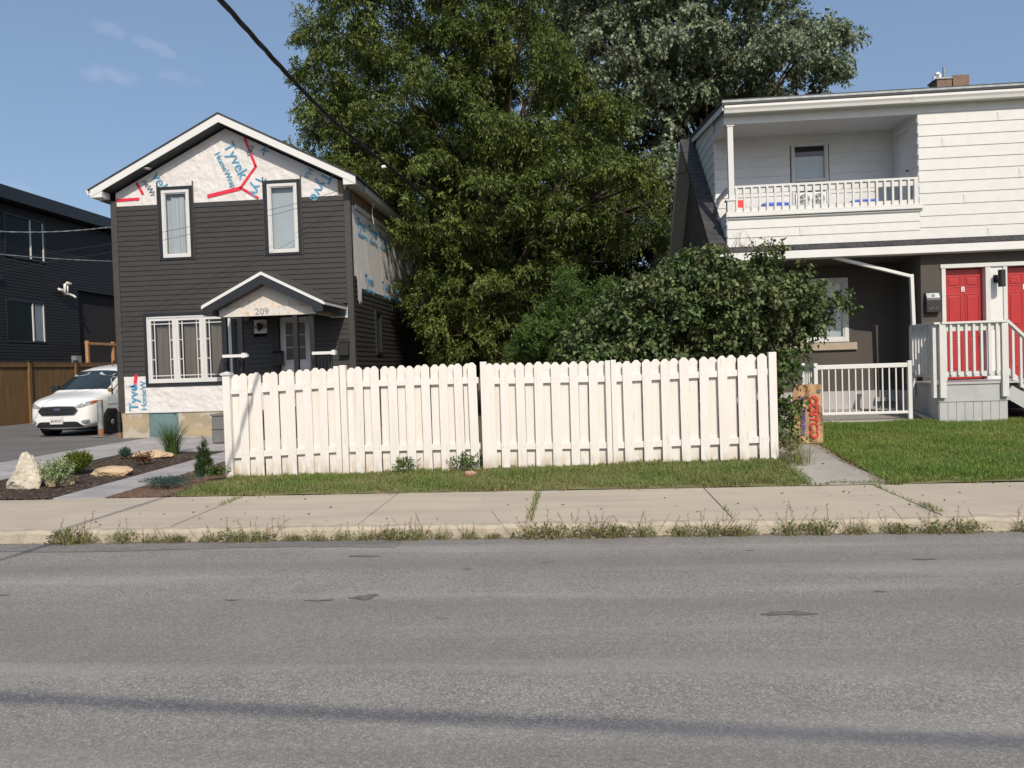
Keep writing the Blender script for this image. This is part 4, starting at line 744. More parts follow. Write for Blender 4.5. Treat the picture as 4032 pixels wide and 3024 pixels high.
# downspout and areaway railing
b = MB(); ds = [(4.66, 14.42, 3.39), (5.0, 14.3, 3.26), (6.06, 14.62, 3.02), (6.10, 14.62, 2.97), (6.11, 14.62, 1.9)]
b.bar(ds[0], ds[2], .075, .055, 'white_metal'); b.bar((6.085, 14.62, 3.05), (6.11, 14.62, 1.9), .06, .075, 'white_metal', up=(0, 1, 0)); b.build('downspout', RH, bevel=.006)
b = MB(); b.bar((6.11, 14.62, 1.9), (6.11, 14.62, .5), .05, .06, 'stucco_dark', up=(0, 1, 0)); o = b.build('downspout', RH); o['label'] = 'dark lower length of downspout'
b = MB(); b.bar((5.70, 14.0, .66), (5.95, 13.55, .50), .10, .05, 'galv'); b.build('downspout_extension', RH)
AR = thing('railing', (4.9, 13.75, .48), 'white metal railing guarding the dark stucco wall beside the paper bag', 'railing')
ar = 13.75
for x, y in ((4.10, ar), (5.66, ar), (4.10, 14.5)):
    b = MB(); b.box(x - .032, x + .032, y - .032, y + .032, G(x, y) - .02, 1.50, 'white_metal'); b.build('post', AR, bevel=.004)
b = MB(); b.box(4.133, 5.627, ar - .022, ar + .022, 1.39, 1.465, 'white_metal'); b.box(4.133, 5.627, ar - .02, ar + .02, .60, .645, 'white_metal'); b.build('rail', AR, bevel=.004)
b = MB(); b.box(4.078, 4.122, ar + .033, 14.467, 1.39, 1.465, 'white_metal'); b.box(4.08, 4.12, ar + .033, 14.467, .60, .645, 'white_metal'); b.build('rail', AR, bevel=.004)
for k in range(13): x = 4.10 + (k + 1) * 1.56 / 14; b = MB(); b.box(x - .010, x + .010, ar - .010, ar + .010, .645, 1.39, 'white_metal'); b.build('baluster', AR)
for k in range(5): y = ar + (k + 1) * .75 / 6; b = MB(); b.box(4.09, 4.11, y - .010, y + .010, .645, 1.39, 'white_metal'); b.build('baluster', AR)
tag(sheet('areaway_slab', 3.5, 6.15, 13.55, 15.56, 6, 5, .012, 'path_concrete'), kind='structure')
# chimney on the right house
CH = thing('chimney', (8.1, 17, 6.6), 'low chimney with two clay flue blocks and a white bent pipe on the upper roof', 'chimney')
b = MB(); b.box(7.63, 8.55, 17.0, 17.6, 6.4, 7.06, 'mortar'); b.build('base', CH, bevel=.01)
b = MB(); b.box(7.68, 7.98, 17.02, 17.4, 7.06, 7.33, 'clay'); b.build('flue', CH, bevel=.01); b = MB(); b.box(8.0, 8.33, 17.02, 17.4, 7.06, 7.40, 'clay'); b.build('flue', CH, bevel=.01)
b = MB(); b.box(7.66, 7.99, 17.0, 17.42, 7.33, 7.36, 'galv'); b.tube([(7.86, 17.1, 7.36), (7.86, 17.1, 7.60)], .028, 'galv', 12); b.build('cap', CH)
b = MB(); b.tube([(7.77, 17.1, 7.36), (7.77, 17.1, 7.44), (7.74, 17.1, 7.48), (7.70, 17.1, 7.46), (7.67, 17.1, 7.40), (7.67, 17.1, 7.34)], .035, 'pvc', 12); b.build('vent_pipe', CH)

# ------------------------------------------------------------------ black house on the far left, brown fence
DH = thing('house', (-20.5, 30, .25), 'black-sided modern house beyond the brown fence on the far left', 'house')
Fd = faceR(-20.5)
b = MB(); b.box(-33, -20.66, 23.5, 44, .1, 8.4, 'room_dark'); b.build('wall_core', DH)
b = MB(); dh = [(26.5, 28.7, 6.2, 7.8), (26.42, 28.55, 3.08, 4.66), (30.57, 34.5, .1, 5.36)]
siding(b, Fd, 23.5, 44, .3, 8.1, .115, 'dark_siding', dh); siding(b, front(23.5), -33, -20.5, .3, 8.1, .2, 'dark_siding'); b.build('wall', DH)
b = MB(); b.box(-33.5, -20.0, 22.9, 44.5, 8.45, 8.62, 'black_trim'); b.box(-20.48, -20.0, 22.9, 44.5, 8.15, 8.45, 'black_trim'); b.build('roof', DH)
for (a, c, e_, f_), m_ in zip(dh[:2], (.62, .66)):
    b = MB(); ring(b, Fd, a, c, e_, f_, .07, -.12, .03, 'black_trim'); w = b.build('window', DH)
    mm = a + (c - a) * m_
    b = MB(); fbox(b, Fd, a + .07, c - .07, -.1, -.02, e_ + .07, f_ - .07, 'glass_dark'); b.build('pane', w)
    b = MB(); fbox(b, Fd, mm, mm + .05, -.02, .02, e_ + .07, f_ - .07, 'white_metal'); fbox(b, Fd, c - .13, c - .09, -.02, .02, e_ + .07, f_ - .07, 'white_metal'); b.build('frame', w)
b = MB(); fbox(b, Fd, 28.0, 28.40, -.019, -.01, 3.17, 4.57, 'glass_blue'); b.build('pane', w)
b = MB(); b.box(-21.9, -21.8, 30.57, 34.5, .1, 5.4, 'black_trim'); b.box(-21.8, -20.5, 30.47, 30.57, .1, 5.36, 'dark_siding'); b.box(-21.8, -20.5, 30.57, 34.5, 5.36, 5.46, 'black_trim'); b.build('recess', DH)
b = MB(); b.box(-21.8, -21.77, 31.2, 33.4, 2.2, 4.7, 'glass_dark'); b.box(-21.77, -21.73, 32.2, 32.3, 2.2, 4.7, 'white_metal'); o = b.build('patio_door', DH)
b = MB(); V = [(-20.35, 29.55, 5.12), (-20.35, 29.55, 5.48), (-20.3, 29.62, 5.55), (-20.2, 29.75, 5.5)]; b.tube(V, .055, 'pvc', 10); b.tube([(-20.35, 29.7, 5.12), (-20.35, 29.7, 5.45), (-20.25, 29.8, 5.5)], .05, 'pvc', 10); b.tube([(-20.35, 29.15, 5.25), (-20.3, 29.3, 5.22), (-20.35, 29.5, 5.10), (-20.35, 29.75, 5.10), (-20.3, 30.0, 5.05), (-20.2, 30.0, 4.98)], .055, 'pvc', 10); b.build('vent_pipes', DH, smooth=True)
b = MB(); b.tube([(-20.8, 27.95, 8.6), (-20.8, 27.95, 8.82)], .06, 'black_trim', 10); b.build('roof_vent', DH)
b = MB(); fbox(b, Fd, 25.9, 26.25, .02, .12, 5.3, 5.5, 'black_trim'); b.build('wall_vent', DH)
DK = thing('deck', (-20.0, 31.5, .2), 'raised deck with new orange wood railing behind the brown fence', 'deck')
b = MB(); b.box(-21.7, -19.75, 29.95, 33.3, 2.05, 2.2, 'new_wood'); b.build('deck_floor', DK)
for y in (30.0, 31.75, 33.2): b = MB(); b.box(-19.86, -19.75, y - .055, y + .055, .2, 3.22, 'new_wood'); b.build('post', DK)
b = MB(); b.box(-19.88, -19.73, 29.95, 33.26, 3.06, 3.16, 'new_wood'); b.build('rail', DK)
b = MB(); b.box(-20.1, -19.9, 29.4, 29.75, 1.9, 2.6, 'galv'); tag(b.build('utility_box', bevel=.01), 'small pale utility box showing above the brown fence beside the deck', 'utility box')
BF = thing('privacy_fence', (-18.6, 26, .2), 'tall brown board fence with capped posts along the driveway', 'fence')
FB = faceR(-18.6); b = MB(); y = 12.0; rr = random.Random(3)
while y < 40:
    fbox(b, FB, y, y + .136, -.01 + rr.uniform(-.003, .003), .012 + rr.uniform(-.003, .003), .22, 2.24, 'fence_brown'); y += .14
b.build('boards', BF)
for k in range(12): y = 12.55 + 2.46 * k; b = MB(); fbox(b, FB, y, y + .12, .013, .09, .15, 2.30, 'fence_brown'); p = b.build('post', BF, bevel=.004); b = MB(); fbox(b, FB, y - .02, y + .14, .0, .11, 2.30, 2.36, 'black_trim'); b.build('cap', p)
b = MB(); fbox(b, FB, 12, 40, .013, .05, 2.12, 2.24, 'fence_brown'); fbox(b, FB, 12, 40, -.03, .055, 2.245, 2.285, 'fence_brown'); b.build('rail', BF)
# ------------------------------------------------------------------ van
VO = Vector((-12.70, 17.98, .205)); vt = R(0); VA = Vector((math.cos(vt), -math.sin(vt), 0)); VB = Vector((math.sin(vt), math.cos(vt), 0))
def vw(x, s, z): return VO + VA * x * .935 + VB * s * .96 + Vector((0, 0, z))
VAN = thing('van', tuple(VO), 'white compact panel van parked in the driveway, nose to the street', 'van')
st = [(-.01, [.52, .60, .62, .60, .55, .42, .22, 0], [.25, .40, .60, .76, .82, .845, .855, .86]),
      (.07, [.72, .79, .80, .77, .70, .54, .28, 0], [.21, .39, .62, .82, .885, .915, .93, .935]),
      (.24, [.83, .885, .89, .86, .77, .58, .30, 0], [.18, .39, .66, .88, .95, .985, 1.0, 1.005]),
      (.60, [.87, .91, .915, .875, .79, .62, .32, 0], [.18, .39, .70, .94, 1.015, 1.05, 1.07, 1.075]),
      (.86, [.88, .915, .915, .87, .80, .66, .34, 0], [.18, .39, .74, .98, 1.055, 1.095, 1.12, 1.125]),
      (.93, [.88, .915, .915, .87, .80, .67, .35, 0], [.18, .39, .75, 1.0, 1.09, 1.14, 1.17, 1.175]),
      (1.34, [.88, .915, .915, .88, .79, .68, .36, 0], [.18, .39, .76, 1.03, 1.26, 1.39, 1.43, 1.435]),
      (1.70, [.88, .915, .915, .88, .79, .69, .37, 0], [.18, .39, .76, 1.05, 1.36, 1.57, 1.625, 1.635]),
      (1.93, [.88, .915, .915, .88, .80, .70, .38, 0], [.18, .39, .76, 1.06, 1.40, 1.66, 1.725, 1.735]),
      (2.7, [.88, .915, .915, .88, .81, .72, .39, 0], [.18, .39, .76, 1.06, 1.44, 1.75, 1.825, 1.84]),
      (3.6, [.88, .915, .915, .88, .81, .73, .40, 0], [.18, .39, .76, 1.06, 1.44, 1.77, 1.845, 1.86]),
      (4.3, [.87, .90, .90, .87, .80, .72, .39, 0], [.22, .42, .76, 1.06, 1.44, 1.75, 1.82, 1.83]),
      (4.42, [.80, .84, .84, .81, .74, .64, .34, 0], [.28, .45, .76, 1.06, 1.42, 1.70, 1.75, 1.76])]
b = MB(); gl = MB(); idx = {}; v = []
for i, (s, hw, zz) in enumerate(st):
    for j in range(8):
        for sd_ in (1, -1):
            if j == 7 and sd_ == -1: idx[i, j, -1] = idx[i, j, 1]; continue
            idx[i, j, sd_] = len(v); v.append(vw(hw[j] * sd_, s + (0.02 * 0 if i else 0), zz[j]))
fb, fg = [], []
for i in range(len(st) - 1):
    for j in range(7):
        for sd_ in (1, -1):
            f = (idx[i, j, sd_], idx[i + 1, j, sd_], idx[i + 1, j + 1, sd_], idx[i, j + 1, sd_])
            (fg if (5 <= i <= 6 and j >= 4) else fb).append(f)
fb.append(tuple(idx[0, j, 1] for j in range(7)) + (idx[0, 7, 1],) + tuple(idx[0, j, -1] for j in range(6, -1, -1)))
n_ = len(st) - 1; fb.append(tuple(idx[n_, j, 1] for j in range(7)) + (idx[n_, 7, 1],) + tuple(idx[n_, j, -1] for j in range(6, -1, -1)))
for i in range(n_): fb.append((idx[i, 0, 1], idx[i, 0, -1], idx[i + 1, 0, -1], idx[i + 1, 0, 1]))
body = MB().raw(v, fb + fg, 'car_white').build('body', VAN, smooth=True, sub=2)
from mathutils.bvhtree import BVHTree
bpy.context.view_layer.update(); dg_ = bpy.context.evaluated_depsgraph_get(); ev_ = body.evaluated_get(dg_); em_ = ev_.to_mesh(); VT = BVHTree.FromPolygons([v_.co.copy() for v_ in em_.vertices], [tuple(p_.vertices) for p_ in em_.polygons]); ev_.to_mesh_clear()
def nose(x, z):
    """how far back the moulded body stands at lateral x, height z"""
    h = VT.ray_cast(vw(x, -2, z), VB); return (h[0] - vw(x, 0, z)).dot(VB) if h[0] is not None else .1
def patch(name, poly, mat, off, parent=VAN, n=22, ins=None, thick=0.0):
    """a panel lying on the curved nose: poly given as list of (x, zlow, zhigh)"""
    b = MB(); v = []; f = []; xs_ = np.linspace(poly[0][0], poly[-1][0], n)
    for i, x in enumerate(xs_):
        lo = np.interp(x, [p[0] for p in poly], [p[1] for p in poly]); hi = np.interp(x, [p[0] for p in poly], [p[2] for p in poly])
        for k in range(4): z = lo + (hi - lo) * k / 3; v.append(vw(x, nose(x, z) - off, z))
        if i:
            for k in range(3): a = 4 * (i - 1) + k; f.append((a, a + 4, a + 5, a + 1))
    b.raw(v, f, mat); return b.build(name, parent, smooth=True)
gr = patch('grille', [(-.52, .655, .685), (-.44, .565, .76), (0, .555, .775), (.44, .565, .76), (.52, .655, .685)], 'black_plastic', .016)
for z in (.61, .70): patch('grille_bar', [(-.42, z - .013, z + .013), (.42, z - .013, z + .013)], 'black_trim', .03, gr)
patch('grille_surround', [(-.555, .665, .675), (-.46, .55, .777), (0, .54, .79), (.46, .55, .777), (.555, .665, .675)], 'chrome', .009)
b = MB(); c = vw(0, nose(0, .70) - .045, .70)
ov = [(math.cos(a) * .085, math.sin(a) * .035) for a in np.linspace(0, 2 * math.pi, 24, endpoint=False)]
b.raw([c + VA * x + Vector((0, 0, z)) for x, z in ov] + [c + VB * .02 + VA * x + Vector((0, 0, z)) for x, z in ov], [tuple(range(24))] + [(i, (i + 1) % 24, 24 + (i + 1) % 24, 24 + i) for i in range(24)], 'chrome'); b.build('badge', VAN)
b = MB(); c2 = c - VB * .003; b.raw([c2 + VA * x * .88 + Vector((0, 0, z * .82)) for x, z in ov], [tuple(range(24))], 'badge_blue'); bd = b.build('badge_face', VAN)
text('Ford', VAN, 'chrome', c2 - VB * .003 - VA * .055 - Vector((0, 0, .016)), .055, VA, (0, 0, 1), 'badge_lettering', depth=.001, shear=.3)
patch('lower_grille', [(-.66, .27, .285), (-.52, .26, .40), (0, .26, .405), (.52, .26, .40), (.66, .27, .285)], 'black_plastic', .016)
b = MB(); zc = .43; w_ = .16; p0 = vw(-.03, nose(0, .43) - .04, zc)
b.raw([p0 + VA * x + Vector((0, 0, z)) for x, z in ((-w_, -.085), (w_, -.085), (w_, .085), (-w_, .085))] + [p0 + VB * .03 + VA * x + Vector((0, 0, z)) for x, z in ((-w_, -.085), (w_, -.085), (w_, .085), (-w_, .085))], [(0, 1, 2, 3), (0, 4, 5, 1), (1, 5, 6, 2), (2, 6, 7, 3), (3, 7, 4, 0)], 'white_vinyl'); pl = b.build('licence_plate', VAN)
text('BA·94197', pl, 'black_paint', p0 - VB * .004 - VA * .135 - Vector((0, 0, .04)), .088, VA, (0, 0, 1), 'plate_lettering', depth=.001, sx=.78)
for s_ in (1, -1):
    P_ = [(.46, .745, .76), (.58, .735, .82), (.70, .755, .87), (.80, .80, .895), (.85, .84, .90)]
    if s_ < 0: P_ = [(-a, l_, h_) for a, l_, h_ in P_][::-1]
    hl = patch('headlight', P_, 'lamp_glass', .012, n=30)
    Q = [(.815, .80, .89), (.865, .845, .895)]
    if s_ < 0: Q = [(-a, l_, h_) for a, l_, h_ in Q][::-1]
    patch('indicator', Q, 'amber', .018, hl)
    F_ = [(.62, .38, .40), (.66, .34, .43), (.80, .35, .44)]
    if s_ < 0: F_ = [(-a, l_, h_) for a, l_, h_ in F_][::-1]
    fl = patch('fog_light_panel', F_, 'galv', .008)
    x = .725 * s_; cc = vw(x, nose(x, .39) - .03, .39); b = MB(); b.tube([cc, cc + VB * .04], .032, 'galv', 14); b.build('fog_light', fl)
# windscreen, side window, wheels, mirror, wipers
def top(x, s):
    h = VT.ray_cast(vw(x, s, 4), Vector((0, 0, -1))); return h[0].z if h[0] is not None else VO.z + 1.2
v = []; f = []
for i, s in enumerate(np.linspace(.92, 1.74, 11)):
    hwid = np.interp(s, [.92, 1.74], [.83, .735])
    for k in range(15):
        x = -hwid + 2 * hwid * k / 14; s2 = s + .10 * (abs(x) / .8) ** 3; q = vw(x, s2, 0); v.append(Vector((q.x, q.y, top(x, s2) + .010)))
    if i:
        for k in range(14): a = 15 * (i - 1) + k; f.append((a, a + 1, a + 16, a + 15))
ws = MB().raw(v, f, 'car_glass').build('windscreen', VAN, smooth=True)
for x in (-.37, .37):   # pale sun visors seen through the glass
    q = []
    for dx, s in ((-.2, 1.54), (-.05, 1.50), (.1, 1.50), (.2, 1.54), (.22, 1.64), (-.22, 1.64)): p_ = vw(x + dx, s, 0); q.append(Vector((p_.x, p_.y, top(x + dx, s) + .014)))
    b = MB(); b.raw(q, [tuple(range(6))], 'curtain_pale'); b.build('sun_visor', ws)
b = MB(); b.tube([vw(-.45, .91, 1.13), vw(.1, .93, 1.17)], .008, 'black_plastic', 6); b.tube([vw(.0, .91, 1.14), vw(.5, .94, 1.155)], .008, 'black_plastic', 6); b.build('wiper', VAN)
for s_ in (1, -1):
    b = MB(); X_ = lambda s, z: vw(s_ * (np.interp(z, [1.08, 1.45, 1.6], [.895, .80, .745])), s, z)
    b.raw([X_(1.42, 1.12), X_(2.5, 1.13), X_(2.5, 1.58), X_(1.98, 1.58)], [(0, 1, 2, 3)], 'car_glass'); b.build('side_window', VAN)
    b = MB(); b.bar(vw(s_ * .90, 1.45, 1.12), vw(s_ * 1.03, 1.42, 1.16), .1, .04, 'black_plastic'); b.box(0, 0, 0, 0, 0, 0, 'black_plastic') if False else None
    c = vw(s_ * 1.06, 1.42, 1.20); b.bar(c - VA * .09, c + VA * .09, .12, .2, 'black_plastic', up=(0, 0, 1)); b.build('mirror', VAN, bevel=.03)
    for s in (.86, 3.52):
        cc = vw(s_ * .925, s, .33); o_ = VA * s_; b = MB(); b.tube([cc - o_ * .22, cc - o_ * .0, cc + o_ * .016], [.325, .325, .29], 'tyre', 28); wheel = b.build('wheel', VAN, smooth=False)
        b = MB(); b.tube([cc - o_ * .03, cc + o_ * .020], [.21, .20], 'black_plastic', 24); b.tube([cc + o_ * .020, cc + o_ * .034], [.07, .05], 'galv', 12)
        for k in range(8): a = k * math.pi / 4; d = (VB * math.cos(a) + Vector((0, 0, 1)) * math.sin(a)) * .14; b.tube([cc + d + o_ * .014, cc + d + o_ * .024], .028, 'tyre', 8)
        b.build('rim', wheel)
        b = MB(); arc = [(math.cos(a), math.sin(a)) for a in np.linspace(-.25, math.pi + .25, 18)]; v = []; f = []
        for i, (ca, sa) in enumerate(arc):
            for rr_ in (.0, .38): q = cc + VB * ca * rr_ + Vector((0, 0, sa * rr_)) - o_ * .004; v.append(q)
            if i: f.append((2 * i - 2, 2 * i - 1, 2 * i + 1, 2 * i))
        b.raw(v, f, 'tyre'); b.build('wheel_arch', VAN)
b = MB(); b.tube([vw(.15, 2.15, 1.74), vw(.22, 2.30, 1.90)], .006, 'black_plastic', 6); b.build('antenna', VAN)
b = MB(); q0 = [vw(x, s, .17) for x, s in ((-.7, .3), (.7, .3), (.7, 4.2), (-.7, 4.2))]; b.raw(q0 + [p + Vector((0, 0, .2)) for p in q0], [(0, 1, 2, 3), (0, 1, 5, 4), (1, 2, 6, 5), (3, 0, 4, 7)], 'tyre'); b.build('underbody', VAN)

# ------------------------------------------------------------------ bollard, gas meter, storage box, bag, litter
t = thing('bollard', (-11.46, 17.75, .19), 'rusty grey steel bollard in front of the van wheel', 'bollard')
b = MB(); b.tube([(-11.46, 17.75, .19), (-11.46, 17.75, 1.10)], .068, 'galv', 18); b.build('pipe', t, smooth=False); b = MB(); b.tube([(-11.46, 17.75, .19), (-11.46, 17.75, .42)], .070, 'rust', 18, caps=False); b.tube([(-11.46, 17.75, 1.10), (-11.46, 17.75, 1.12)], [.069, .05], 'rust', 18); b.build('rust_band', t)
blob(-11.46, 17.7, .22, .12, .245, 'path_concrete', 'concrete_pad', seed=5)
t = thing('gas_meter', (-10.92, 17.5, 1.0), 'grey gas meter with bent pipe on the left corner of the charcoal house', 'gas meter')
b = MB(); b.box(-11.05, -10.79, 17.42, 17.62, .92, 1.22, 'meter_grey'); b.box(-11.03, -10.81, 17.40, 17.44, 1.02, 1.08, 'galv'); b.build('meter_body', t, bevel=.03); b = MB(); b.tube([(-10.98, 17.5, 1.20), (-10.98, 17.5, 1.30), (-10.99, 17.5, 1.62), (-10.96, 17.5, 1.66), (-10.66, 17.5, 1.66)], .018, 'galv', 8); b.tube([(-10.86, 17.5, 1.22), (-10.86, 17.5, 1.34), (-10.70, 17.5, 1.34)], .018, 'galv', 8); b.tube([(-10.98, 17.46, 1.36), (-10.98, 17.40, 1.36)], [.05, .05], 'brass', 12); b.build('pipe', t)
t = thing('storage_box', (-7.15, 15.3, .25), 'grey deck box standing on the pavers behind the capped fence post', 'box')
b = MB(); b.box(-7.40, -6.85, 15.1, 15.5, .25, .80, 'bin_grey'); b.build('body', t, bevel=.02); b = MB(); b.box(-7.42, -6.83, 15.08, 15.52, .80, .84, 'bin_grey'); b.box(-7.41, -6.84, 15.09, 15.1, .52, .53, 'black_trim'); b.build('lid', t, bevel=.01)
BG = thing('paper_bag', (3.38, 11.75, .33), 'tall brown paper yard-waste bag printed in red and blue on the concrete path', 'bag')
bz0 = G(3.38, 11.7) + .01; byaw = R(-14); bc = Vector((3.36, 11.78, 0)); bA = Vector((math.cos(byaw), math.sin(byaw), 0)); bB = Vector((-math.sin(byaw), math.cos(byaw), 0))
hw0, hd0, H = .205, .15, .85
def bagp(u, v_, z):     # u across the front, v_ depth, z 0..1
    k = 1.0 + .10 * (1 - z) ** 2 - .06 * z; sway = .006 * math.sin(z * 7); lean = .03 * z
    x = u * hw0 * k + sway + .01 * math.sin(z * 9 + v_ * 2) * .4 + lean; y = v_ * hd0 * (1 - .15 * z) + .012 * math.sin(z * 11 + u * 5) + .010 * math.sin(u * 9 + z * 4)
    p = bc + bA * x + bB * y; return (p.x, p.y, bz0 + z * H)
per = [(-1 + 2 * i / 12, -1) for i in range(12)] + [(1, -1 + 2 * i / 8) for i in range(8)] + [(1 - 2 * i / 12, 1) for i in range(12)] + [(-1, 1 - 2 * i / 8) for i in range(8)]
v = []; f = []; NP = len(per); rr = random.Random(11)
for k in range(25):
    z = k / 24
    for i, (u, w_) in enumerate(per):
        p = bagp(u, w_, z); j = rr.uniform(-.004, .004) * (1.8 if z < .3 else 1); top = (.012 * math.sin(u * 4 + w_) if k == 24 else 0); v.append((p[0] + j, p[1] + j, p[2] + top))
    if k: f += [((k - 1) * NP + i, (k - 1) * NP + (i + 1) % NP, k * NP + (i + 1) % NP, k * NP + i) for i in range(NP)]
f.append(tuple(range(NP))[::-1]); MB().raw(v, f, 'bag_paper').build('bag_body', BG)
b = MB(); b.poly([bagp(u * .96, w_ * .96, .95) for u, w_ in per], 'soil'); b.build('contents', BG)
def bagtext(s, u, z, size, mat, side=False, bold=.006, sx=1.):
    d = -1.12; o_ = Vector(bagp(u, d, z)) if not side else Vector(bagp(1.07, u, z))
    out = -bB if not side else bA; right = Vector((0, 0, -1)); up = Vector(out).cross(right); text(s, BG, mat, o_, size, right, up, 'printed_letters', depth=.002, sx=sx, bold=bold, shear=.12)
bagtext('COSTCO', .20, .83, .155, 'print_red', sx=.98, bold=.0045); bagtext('WHOLESALE', -.36, .60, .085, 'print_blue', sx=.80, bold=.0012); bagtext('COSTCO', -.2, .78, .12, 'print_red', side=True, sx=1.1, bold=.003)
b = MB()
for k in range(3):
    u = -.30 - .055 * k * 1.0; a = Vector(bagp(u, -1.10, .80)); c = Vector(bagp(u, -1.10, .59)); b.bar(a, c, .007, .004, 'print_blue', up=bB)
b.build('printed_stripes', BG)
b = MB(); a = Vector(bagp(.80, -1.07, .93)); c = Vector(bagp(.80, -1.07, .87)); b.bar(a, c, .045, .004, 'wrap_grey_print', up=bB); b.build('printed_label', BG)
t = MB(); t.raw([(-1.48, 10.0, .195), (-1.38, 9.98, .20), (-1.34, 10.06, .24), (-1.44, 10.08, .23), (-1.40, 9.97, .27), (-1.50, 10.05, .25)], [(0, 1, 4), (1, 2, 4), (2, 3, 5, 4), (3, 0, 5), (0, 4, 5)], 'litter'); tag(t.build('crumpled_carton'), 'crumpled paper carton lying on the grass below the gap in the white fence', 'litter')

# ------------------------------------------------------------------ stones
def rock(name, label, c, r, seed, mat, top=None, amp=.18, sub_=4):
    bm = bmesh.new(); bmesh.ops.create_icosphere(bm, subdivisions=sub_, radius=1)
    rs = np.random.default_rng(seed); pl_ = []
    for _ in range(11): n0 = rs.normal(size=3); n0 /= np.linalg.norm(n0); pl_.append((Vector(n0), rs.uniform(.62, .85)))
    from mathutils import noise
    for v_ in bm.verts:
        p = v_.co.copy()
        for n0, d in pl_:
            q = p.dot(n0)
            if q > d: p -= n0 * (q - d) * .92
        p += p.normalized() * amp * (noise.noise(p * 2.2 + Vector((seed, 0, 0))) + .5 * noise.noise(p * 6 + Vector((0, seed, 0))) + .25 * noise.noise(p * 15))
        if top: p = Vector((p.x * (1 - top * max(0, p.z + .2)), p.y * (1 - .5 * top * max(0, p.z + .2)), p.z))
        v_.co = Vector((c[0] + p.x * r[0], c[1] + p.y * r[1], c[2] + p.z * r[2]))
    me = bpy.data.meshes.new(name); bm.to_mesh(me); bm.free(); me.materials.append(M[mat]); o = bpy.data.objects.new(name, me); COL.objects.link(o); return tag(o, label, 'rock', 'landscape rocks in the mulch bed')
rock('rock', 'tall pale limestone boulder standing on end at the left edge of the mulch bed', (-7.50, 9.92, .27), (.27, .20, .385), 21, 'stone_pale', .42, .09)
rock('rock', 'flat tan slab of stone in the mulch beside the round boxwood', (-6.90, 10.95, .20), (.34, .22, .115), 5, 'stone_tan', amp=.10)
rock('rock', 'flat tan stone at the back between the blue spurge and tall grass', (-7.45, 13.0, .23), (.38, .24, .11), 8, 'stone_tan', amp=.10)
rock('rock', 'small tan stone half hidden by the pale leafy plant', (-7.12, 10.05, .19), (.20, .14, .12), 9, 'stone_tan', amp=.10)

# ------------------------------------------------------------------ wires
def twisted(name, label, pts, r, mat='cable_black', strands=3, pitch=.5, group=None):
    pts = [Vector(p) for p in pts]; L = [0]
    for a, c in zip(pts[:-1], pts[1:]): L.append(L[-1] + (c - a).length)
    n = max(20, int(L[-1] / .08)); t = thing(name, pts[0], label, 'cable', group)
    def at_(s):
        i = max(0, min(len(pts) - 2, int(np.searchsorted(L, s)) - 1)); k = (s - L[i]) / (L[i + 1] - L[i])
        p0, p1, p2, p3 = pts[max(i - 1, 0)], pts[i], pts[i + 1], pts[min(i + 2, len(pts) - 1)]
        return .5 * ((2 * p1) + (p2 - p0) * k + (2 * p0 - 5 * p1 + 4 * p2 - p3) * k * k + (3 * p1 - p0 - 3 * p2 + p3) * k ** 3)
    for q in range(strands):
        pp = []
        for i in range(n + 1):
            s = L[-1] * i / n; p = at_(s); d = (pts[-1] - pts[0]).normalized(); a_ = d.cross(Vector((0, 0, 1))).normalized(); c_ = d.cross(a_); ph = 2 * math.pi * (s / pitch + q / strands); pp.append(p + (a_ * math.cos(ph) + c_ * math.sin(ph)) * r * (.7 if strands > 1 else 0))
        b = MB(); b.tube(pp, r, mat, 6); b.build('strand', t, smooth=True)
    return t
SC = twisted('service_cable', 'thick black twisted service cable slanting down across the sky into the trees', [(-3.3, -3.65, 6.9), (-3.22, 0, 5.85), (-3.2, 4, 5.32), (-3.2, 7.05, 5.10), (-3.2, 10.4, 5.03), (-3.2, 14.98, 5.30), (-3.2, 19.4, 5.5), (-3.2, 21, 5.7)], .0175, pitch=1.3)
b = MB(); b.tube([(-3.34, 13.6, 5.22), (-3.22, 13.62, 5.24)], .03, 'pvc', 8); b.build('splice', SC)
o = twisted('street_cable', 'heavy overhead cable bundle along the street whose shadow crosses the asphalt', [(-40, -.4, 7.6), (-20, -2.1, 7.1), (-3.3, -3.63, 6.9), (10, -4.7, 6.95), (40, -7.3, 7.8)], .018, pitch=.9)
def wire(pts, r, label, mat='cable_black', strands=1):
    return twisted('wire', label, pts, r, mat, strands, .45, 'thin service wires at the charcoal house')
wire([(-4.72, 17.0, 5.80), (-6.0, 16.6, 5.33), (-8.6, 15.9, 4.72), (-10.3, 15.4, 4.35), (-14.5, 14.5, 3.95), (-24, 12, 4.4)], .0045, 'uppermost thin wire running from the right eave across both upper windows')
wire([(-4.72, 17.0, 5.74), (-6.0, 16.6, 5.22), (-8.6, 15.9, 4.55), (-10.3, 15.4, 4.17), (-14.5, 14.5, 3.7), (-24, 12, 4.0)], .0045, 'lower thin wire running from the right eave across both upper windows')
wire([(-10.64, 17.3, 5.15), (-11.67, 15, 4.70), (-14, 10, 4.4)], .009, 'pale twisted wire in front of the black house, the upper of two', 'galv', 2)
wire([(-10.64, 17.3, 4.35), (-11.69, 15, 4.24), (-14, 10, 4.3)], .007, 'pale twisted wire in front of the black house, the lower of two', 'galv', 2)
